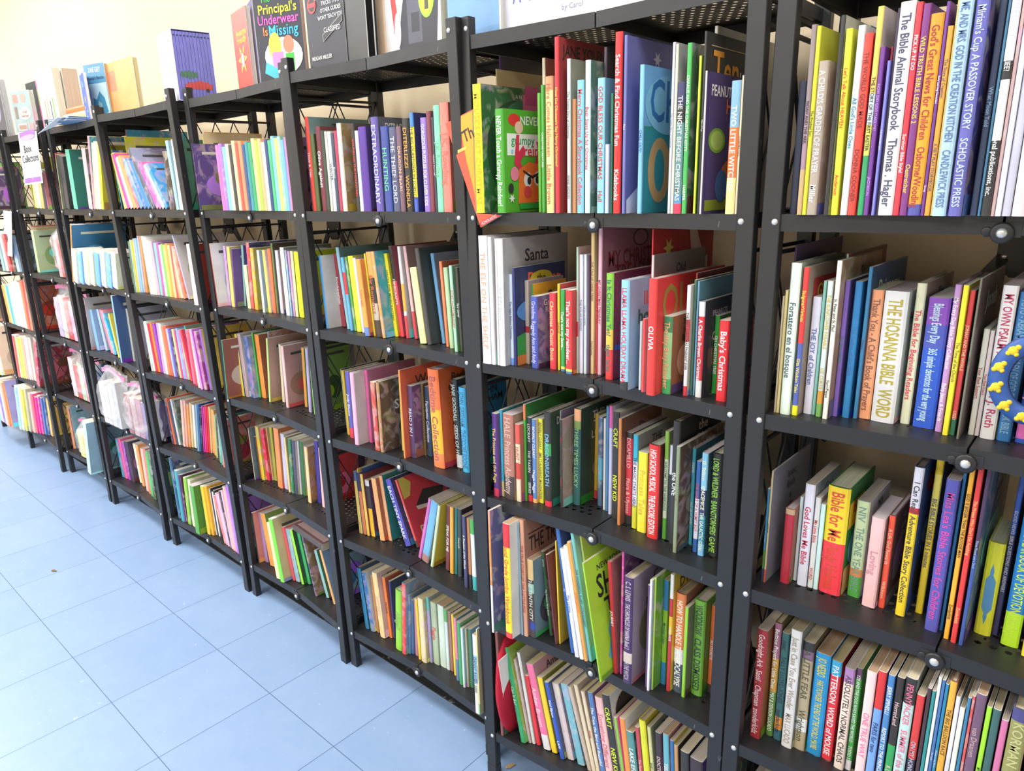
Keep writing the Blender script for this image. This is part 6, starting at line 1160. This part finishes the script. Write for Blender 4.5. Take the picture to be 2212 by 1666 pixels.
# paperback wedged between post and yellow book, its corner hanging over the shelf lip
TL, BL, BR, IN, TR = Vector((-1.118, 0, 1.566)), Vector((-1.029, 0, 1.362)), Vector((-.972, 0, 1.386)), Vector((-1.0395, 0, 1.3895)), Vector((-1.0405, 0, 1.5865))
mb = MB(); q = [TL, BL, BR, IN, TR]
V = [p + Vector((0, yy, 0)) for yy in (-.0125, -.0095) for p in q]
mb.add(V, [(0, 1, 2, 3, 4), (9, 8, 7, 6, 5)] + [(k+5, (k+1) % 5+5, (k+1) % 5, k) for k in range(5)], [hx('e53')]*2 + [hx('ddc')]*5)
def flat(pts, c, y=-.0129): mb.add([(x, y, z) for x, z in pts], [tuple(range(len(pts)))], hx(c))
flat([(-1.079, 1.575), (-1.0695, 1.53), (-1.061, 1.49), (-1.045, 1.44), (-1.0405, 1.42), (-1.0407, 1.5), (-1.0407, 1.584)], 'fa2')
flat([(-1.085, 1.513), (-1.06, 1.52), (-1.06, 1.514), (-1.085, 1.507)], 'fc5', -.0132)
put_text(mb, 'Th', (-1.055, -.0133, 1.542), (.93, 0, .37), (-.37, 0, .93), .03, .024, hx('211'))
flat([(-1.029, 1.3625), (-.973, 1.3862), (-.99, 1.388), (-1.032, 1.371)], 'c22')
put_text(mb, 'SCHOLASTIC', (-1.004, -.0133, 1.3775), (.93, 0, .37), (-.37, 0, .93), .045, .006, hx('fdd'))
o = mb.build('picture_book', ['printed_cover'])
tag(o, 'orange and yellow paperback tilting out over the shelf lip beside the post', 'picture book')

# red padded fabric book squeezed against the post of the second bookcase
mb = MB(); nx, nz = 3, 14
def pad(mb, w, dp, H, bend):
    ring = 14; rings = 16; V = []
    for k in range(rings+1):
        q = k/rings; sc = max(.12, math.sin(math.pi*(.06+.88*q))**.35); bx = bend*math.sin(math.pi*q)
        for j in range(ring):
            a = j*math.tau/ring; cx, cy = math.cos(a), math.sin(a)
            sx = abs(cx)**.6*(1 if cx > 0 else -1); sy = abs(cy)**.6*(1 if cy > 0 else -1)
            V.append((w/2*sx*sc*(1+.12*math.sin(q*17)) + bx, dp/2*sy*sc + dp/2, H*q))
    F = [(k*ring+j, k*ring+(j+1) % ring, (k+1)*ring+(j+1) % ring, (k+1)*ring+j) for k in range(rings) for j in range(ring)]
    F += [tuple(range(ring))[::-1], tuple(range(rings*ring, rings*ring+ring))]
    return V, F
V, F = pad(mb, .026, .17, .265, .004); mb.add(V, F, (1, 1, 1), 0, None, True)
o = mb.build('fabric_book', ['red_padded_fabric'], None, Matrix.Translation((-1.012, -.03, .1312)) @ Matrix.Rotation(-.03, 4, 'Y'))
tag(o, 'puffy red fabric book standing against the post on the bottom shelf', 'fabric book')
mb = MB(); mb.box((0, 0, 0), (.0012, .05, .11), hx('eee')); mb.build('white_tag', ['plain_paper'], o, Matrix.Translation((.0135, .012, .12)) @ Matrix.Rotation(.1, 4, 'X'))

# blue moulded ring of a carry handle, front of the prayer book
mb = MB(); n = 36
ring = []
for k in range(n):
    a = k*math.tau/n
    for rr, yy in ((1, 0), (.97, -.006), (.62, -.006), (.58, 0)):
        ring.append((.052*math.cos(a)*(rr if rr > .7 else rr*.9), yy, .062*math.sin(a)*rr))
mb.add(ring, [(4*k+j, 4*((k+1) % n)+j, 4*((k+1) % n)+(j+1) % 4, 4*k+(j+1) % 4) for k in range(n) for j in range(4)], hx('15a'), 0, None, True)
for k in range(11):
    a = k*math.tau/11; c = 'fd1'
    cx, cz = .042*math.cos(a), .05*math.sin(a)
    for dx, dz, r in ((0, 0, .0065), (.005, .005, .0038), (-.005, -.004, .0036), (.004, -.005, .0032)):
        mb.dome((cx+dx, -.0055, cz+dz), r, .003, 0, 8, hx(c))
o = mb.build('toy_handle', ['printed_cover'], None, Matrix.Translation((-.093, .06, 1.178)))
tag(o, 'blue oval plastic handle with yellow bears in front of white books', 'toy handle')

# ------------------------------------------------------------ zip bags
def bag(w, dp, H, x, y, z, rz, label, cols, lean=0):
    M = Matrix.Translation((x, y, z)) @ Matrix.Rotation(rz, 4, 'Z') @ Matrix.Rotation(lean, 4, 'Y')
    e = tag(empty('zip_bag', M), label, 'plastic bag', 'zip bags of books')
    mb = MB(); nu, nv = 16, 18; V = []; rr = random.Random(label)
    for sgn in (-1, 1):
        for j in range(nv+1):
            for i in range(nu+1):
                u, v = i/nu, j/nv; th = dp/2*min(1, 3.2*min(u, 1-u) + .08)*min(1, 3*v+.35)*min(1, (1-v)*3.2 + .05)
                V.append((w*u + rr.uniform(-.002, .002), sgn*th + rr.uniform(-.003, .003), H*v + .012*math.sin(u*5)*v))
    off = (nu+1)*(nv+1); F = []
    for s_ in (0, 1):
        for j in range(nv):
            for i in range(nu):
                q = (s_*off+j*(nu+1)+i, s_*off+j*(nu+1)+i+1, s_*off+(j+1)*(nu+1)+i+1, s_*off+(j+1)*(nu+1)+i); F.append(q if s_ == 0 else q[::-1])
    mb.add(V, F, (1, 1, 1), 0, None, True); mb.build('film', ['clear_plastic_film'], e)
    mb = MB(); V = []
    for zz_ in (.9, .975):
        for i in range(nu+1): V.append((w*i/nu, -.004 - dp*.06, H*zz_ + .012*math.sin(i/nu*5)))
    F = [(i, i+1, nu+2+i, nu+1+i) for i in range(nu)]
    V += [(a, b+.003, c) for a, b, c in V]; m_ = 2*(nu+1); F += [tuple(k+m_ for k in f)[::-1] for f in F]
    mb.add(V, F, (1, 1, 1)); mb.build('zip_strip', ['pink_plastic_zip'], e)
    # contents stand in the bag as separate things
    xx = w*.1; k = 0; n = len(cols); st = w*.8/n
    for c_ in cols:
        mb, pb = MB(), MB(); hh = H*rr.uniform(.68, .82)
        book_mesh(mb, pb, st*.92, hh, dp*.62, c_, c_, False, pagecol='edc')
        o = mb.build('book', ['printed_cover', 'illustrated_cover'], None, M @ Matrix.Translation((xx, -dp*.31, .006)))
        k += 1; tag(o, f"{['first', 'second', 'third', 'fourth', 'fifth', 'sixth'][k-1]} book from the left inside the {label.split(' on ')[0].split(' with ')[0]}", 'book', 'books inside the zip bags')
        pb.build('page_block', ['page_paper'], o); xx += st
bag(.24, .15, .255, -3.47, .03, .4492, .02, 'milky zip bag with a pink seal on the sixth bookcase', ['edd', 'ddd', 'eed', 'ccc'])
bag(.26, .15, .22, -3.22, .04, .4492, .04, 'violet tinted zip bag beside the milky one', ['a66', 'caa', 'b89', '87a'])
bag(.22, .14, .25, -3.82, .06, 1.0795, .02, 'pink topped zip bag over red spines on the third shelf', ['eaa', 'd44', 'bbc', 'eee'])
bag(.40, .14, .26, -4.08, .08, .7656, .02, 'wide pink topped zip bag on the fourth shelf', ['cbd', 'edc', 'd33', 'fbd', 'f8a'])
bag(.38, .13, .25, -4.09, .09, .4492, .02, 'cloudy zip bag of mixed spines on the fifth shelf', ['fdd', 'd55', 'cdb', 'fab', '48c'])
bag(.26, .12, .2, -4.06, .06, .1308, .02, 'crumpled zip bag over yellow books on the bottom shelf', ['fe8', 'fc6', 'edd'])

# ------------------------------------------------------------ bookcases
PITCHX, HR = .0195, .0052
def half_panel(mb, sg):
    """sheet of one folding half, x from the seam to the post; hinged edge sits a little further back"""
    def Y(x, y): return y + .018*(1 - min(1, abs(x)/.285))
    def pt(x, y, z): return (sg*x, Y(x, y), z)
    x0, x1, y0, y1 = .0015, .2845, .004, .286
    hx0, cols_, hy0, rows_, py = .034, 11, .05, 12, .0165
    def q(a, b, z=0):
        for zz_, fl in ((0, False), (-.0012, True)):
            xs = [a[0] + (b[0]-a[0])*k/4 for k in range(5)]
            for k in range(4):
                p = [pt(xs[k], a[1], zz_), pt(xs[k+1], a[1], zz_), pt(xs[k+1], b[1], zz_), pt(xs[k], b[1], zz_)]
                mb.add(p, [(0, 1, 2, 3) if (fl is False) == (sg > 0) else (3, 2, 1, 0)])
    wx = cols_*PITCHX + PITCHX/2
    q((x0, y0), (x1, hy0)); q((x0, hy0 + rows_*py), (x1, y1)); q((x0, hy0), (hx0, hy0+rows_*py)); q((hx0+wx, hy0), (x1, hy0+rows_*py))
    for r in range(rows_):
        o = PITCHX/2 if r % 2 else 0; ya, yb = hy0+r*py, hy0+(r+1)*py
        if o: q((hx0, ya), (hx0+o, yb))
        else: q((hx0+cols_*PITCHX, ya), (hx0+wx, yb))
        for c in range(cols_):
            xa = hx0+o+c*PITCHX; xb = xa+PITCHX; cx, cy = (xa+xb)/2, (ya+yb)/2
            out = [(xb, cy), (xb, yb), (cx, yb), (xa, yb), (xa, cy), (xa, ya), (cx, ya), (xb, ya)]
            inn = [(cx+HR*math.cos(k*math.pi/4), cy+HR*math.sin(k*math.pi/4)) for k in range(8)]
            for zz_, top in ((0, True), (-.0012, False)):
                V = [pt(x, y, zz_) for x, y in out+inn]
                F = [(k, (k+1) % 8, 8+(k+1) % 8, 8+k) for k in range(8)]
                if top != (sg > 0): pass
                mb.add(V, F if top == (sg > 0) else [f[::-1] for f in F])
            V = [pt(x, y, 0) for x, y in inn] + [pt(x, y, -.0012) for x, y in inn]
            mb.add(V, [(k, (k+1) % 8, 8+(k+1) % 8, 8+k) for k in range(8)])
def lipbox(mb, sg, xa, xb, ya, yb, za, zb):
    def Y(x, y): return y + .018*(1 - min(1, abs(x)/.285))
    V = [(sg*x, Y(x, y), z) for z in (za, zb) for x, y in ((xa, ya), (xb, ya), (xb, yb), (xa, yb))]
    F = [(0, 3, 2, 1), (4, 5, 6, 7), (0, 1, 5, 4), (1, 2, 6, 5), (2, 3, 7, 6), (3, 0, 4, 7)]
    mb.add(V, F if sg > 0 else [f[::-1] for f in F])
mb = MB()
for sg in (-1, 1):
    half_panel(mb, sg)
    lipbox(mb, sg, .0015, .2845, .0025, .004, -.0245, .0006)
    lipbox(mb, sg, .0015, .2845, .286, .2875, -.0245, 0)
    lipbox(mb, sg, .0015, .003, .004, .286, -.02, -.0012)
    lipbox(mb, sg, .283, .2845, .004, .286, -.0245, -.0012)
shelf_src = mb.build('shelf', ['black_painted_steel']); shelf_me = shelf_src.data; bpy.data.objects.remove(shelf_src)
mb = MB()
def ydisc(mb, c, r, h, mi, n=16):
    cx, cy, cz = c; V = [(cx+r*math.cos(k*math.tau/n), cy-e_, cz+r*math.sin(k*math.tau/n)) for e_ in (0, h) for k in range(n)]
    V += [(cx+r*.82*math.cos(k*math.tau/n), cy-h*1.25, cz+r*.82*math.sin(k*math.tau/n)) for k in range(n)]
    mb.add(V, [(k, (k+1) % n, n+(k+1) % n, n+k) for k in range(n)] + [(n+k, n+(k+1) % n, 2*n+(k+1) % n, 2*n+k) for k in range(n)] + [tuple(range(2*n, 3*n))], (1, 1, 1), mi, None, True)
ydisc(mb, (0, .019, -.0215), .0135, .004, 0)
mb.box((-.02, .0185, -.027), (.02, .0205, -.008)); ydisc(mb, (-.017, .019, -.02), .006, .002, 0)
mb.dome((0, .0145, -.0215), .0066, .004, 1)
hs = mb.build('hinge', ['black_painted_steel', 'zinc_bolt']); hinge_me = hs.data; bpy.data.objects.remove(hs)
def post_mesh(out, front):
    mb = MB(); w, d = .0285, .020
    x0, x1 = (-.0205, .008) if out < 0 else (-.008, .0205)
    if front: mb.bbox((x0, 0, .012), (x1, d, 1.7555), .0012)
    else: mb.bbox((x0, .29-d, .012), (x1, .29, 1.7555), .0012)
    y0, y1 = (0, d) if front else (.29-d, .29)
    mb.bbox((x0-.0006, y0-.0006, 0), (x1+.0006, y1+.0006, .03), .0012)
    for z in (1.734, 1.38, 1.0686, .7548, .4383, .12):
        if front: mb.dome((0, 0, z), .005, .0028, 1)
    return mb
posts = {}
for out in (-1, 1):
    for fr in (True, False):
        s_ = post_mesh(out, fr).build('post', ['black_painted_steel', 'zinc_bolt']); posts[(out, fr)] = s_.data; bpy.data.objects.remove(s_)
def side_mesh():
    mb = MB(); zs = [1.711, 1.38, 1.0686, .7548, .4383, .12]
    for z in zs: mb.box((-.004, .018, z-.012), (.004, .272, z+.008))
    for a, b in zip(zs, zs[1:]):
        mb.box((-.003, .018, a-.05), (.003, .272, a-.044))
        for f0, f1 in ((.02, .145), (.145, .27)):
            t_, b_ = a-.047, b+.006
            mb.rod((-.002, f0, t_), (-.002, f1, b_), .0018); mb.rod((.002, f1, t_), (.002, f0, b_), .0018)
    return mb
ss = side_mesh().build('side_lattice', ['black_painted_steel']); side_me = ss.data; bpy.data.objects.remove(ss)
def brace_mesh(zz_):
    mb = MB()
    for za in (zz_,):
        mb.add([(-.036, .296, za), (.036, .296, za), (.036, .296, za-.05), (.015, .296, za-.068), (-.015, .296, za-.068), (-.036, .296, za-.05),
                (-.036, .302, za), (.036, .302, za), (.036, .302, za-.05), (.015, .302, za-.068), (-.015, .302, za-.068), (-.036, .302, za-.05)],
               [(0, 1, 2, 3, 4, 5)[::-1], (6, 7, 8, 9, 10, 11), (0, 1, 7, 6), (1, 2, 8, 7), (2, 3, 9, 8), (3, 4, 10, 9), (4, 5, 11, 10), (5, 0, 6, 11)])
        for sg in (-1, 1):
            A_ = Vector((sg*.026, .3, za-.035)); B_ = Vector((sg*.275, .3, za-.036-.36)); d_ = (B_-A_).normalized(); n_ = Vector((d_.z, 0, -d_.x))*.0095
            V = [A_-n_, B_-n_, B_+n_, A_+n_]; V = [v + Vector((0, -.004, 0)) for v in V] + [v + Vector((0, .001, 0)) for v in V]
            mb.add(V, [(0, 1, 2, 3), (7, 6, 5, 4), (0, 4, 5, 1), (1, 5, 6, 2), (2, 6, 7, 3), (3, 7, 4, 0)])
            mb.dome((sg*.026, .296, za-.035), .004, .002, 1)
    return mb
braces = []
for z_ in (1.355, .73):
    bs = brace_mesh(z_).build('back_brace', ['black_painted_steel', 'zinc_bolt']); braces.append(bs.data); bpy.data.objects.remove(bs)
UNITS = [(-.1463, -.0114, .0168, -.0025, .0182), (-.7581, -.014, .0192, -.0095, .0098), (-1.3841, .0166, .0095, .0037, -.0212), (-2.0053, .0117, -.0321, -.0084, .0005),
         (-2.6384, .0111, .0212, -.0064, -.016), (-3.2959, -.0015, -.0022, .0085, .0059), (-3.9238, .0038, -.0188, .0021, -.0028), (-4.5519, -.0163, -.0168, .0111, .0082), (-5.18, 0, 0, .004, 0), (-5.82, 0, 0, 0, 0)]
ULAB = ['black folding metal bookcase cut off by the right edge of the view', 'black folding metal bookcase second from the right, holding the Christmas books',
        'black folding metal bookcase third from the right', 'black folding metal bookcase fourth from the right',
        'black folding metal bookcase fifth from the right', 'black folding metal bookcase with blue striped page stacks, sixth from right',
        'black folding metal bookcase with the book collections sign, seventh from right', 'narrow looking black bookcase eighth from the right',
        'black metal bookcase at the far left edge, mostly hidden', 'farthest black metal bookcase, beyond the left edge']
def inst(name, me, parent, loc, rot=(0, 0, 0)):
    o = bpy.data.objects.new(name, me); S.collection.objects.link(o); o.parent = parent; o.location = loc; o.rotation_euler = rot; return o
for k, (X0, Y0, yw, lx, ly) in enumerate(UNITS[:9]):
    e = tag(empty('bookcase', Matrix.Translation((X0, Y0, 0)) @ Matrix.Rotation(yw, 4, 'Z')), ULAB[k], 'bookcase', 'black folding bookcases along the wall')
    rot = (-ly, lx, 0)
    for out in (-1, 1):
        for fr in (True, False): inst('post', posts[(out, fr)], e, (out*.285, 0, 0), rot)
        inst('side_lattice', side_me, e, (out*.289, 0, 0), rot)
    for l in range(1, 7):
        z = ZL[l]
        s_ = inst('shelf', shelf_me, e, (lx*z, ly*z, z + .0105))
        if l > 1: inst('hinge', hinge_me, s_, (0, 0, 0))
    for b_ in braces: inst('back_brace', b_, e, (0, 0, 0), rot)

# ------------------------------------------------------------ room
def slab(name, a, b, m):
    mb = MB(); mb.box(a, b); o = mb.build(name, [m]); o['kind'] = 'structure'; return o
slab('floor', (-9, -4.6, -.05), (2.6, .37, 0), 'blue_vinyl_tile')
slab('wall_back', (-9, .37, -.05), (2.6, .47, 2.95), 'cream_wall_paint')
slab('wall_left', (-9.1, -4.6, -.05), (-9, .47, 2.95), 'cream_wall_paint')
slab('wall_right', (2.6, -4.6, -.05), (2.7, .47, 2.95), 'cream_wall_paint')
slab('wall_front', (-9.1, -4.7, -.05), (2.7, -4.6, 2.95), 'cream_wall_paint')
slab('ceiling', (-9.1, -4.7, 2.9), (2.7, .47, 3.0), 'white_ceiling_paint')
slab('baseboard_back', (-9, .36, 0), (2.6, .37, .1), 'black_rubber_mat')
slab('trim_1', (-9, .093, 0), (2.6, .36, .004), 'black_rubber_mat')  # black floor strip, with the shade under the shelves painted into its colour
for (x, y, rz, lab) in ((-3.09, -.407, .4, 'small dry brown leaf on the blue floor below the far shelves'), (-1.03, .03, 1.2, 'pale crumb of leaf on the floor beside the second bookcase')):
    mb = MB(); n = 10; V = [(0, 0, .003)]
    for k in range(n):
        a = k*math.tau/n; V.append((.014*math.cos(a), .006*math.sin(a)*(1+.3*math.cos(3*a)), .001 + .002*abs(math.sin(2*a))))
    mb.add(V, [(0, k+1, (k+1) % n + 1) for k in range(n)] + [tuple(range(1, n+1))[::-1]], hx('863' if x < -2 else 'ca7'))
    tag(mb.build('dry_leaf', ['plain_paper'], None, Matrix.Translation((x, y, .0003)) @ Matrix.Rotation(rz, 4, 'Z')), lab, 'leaf')
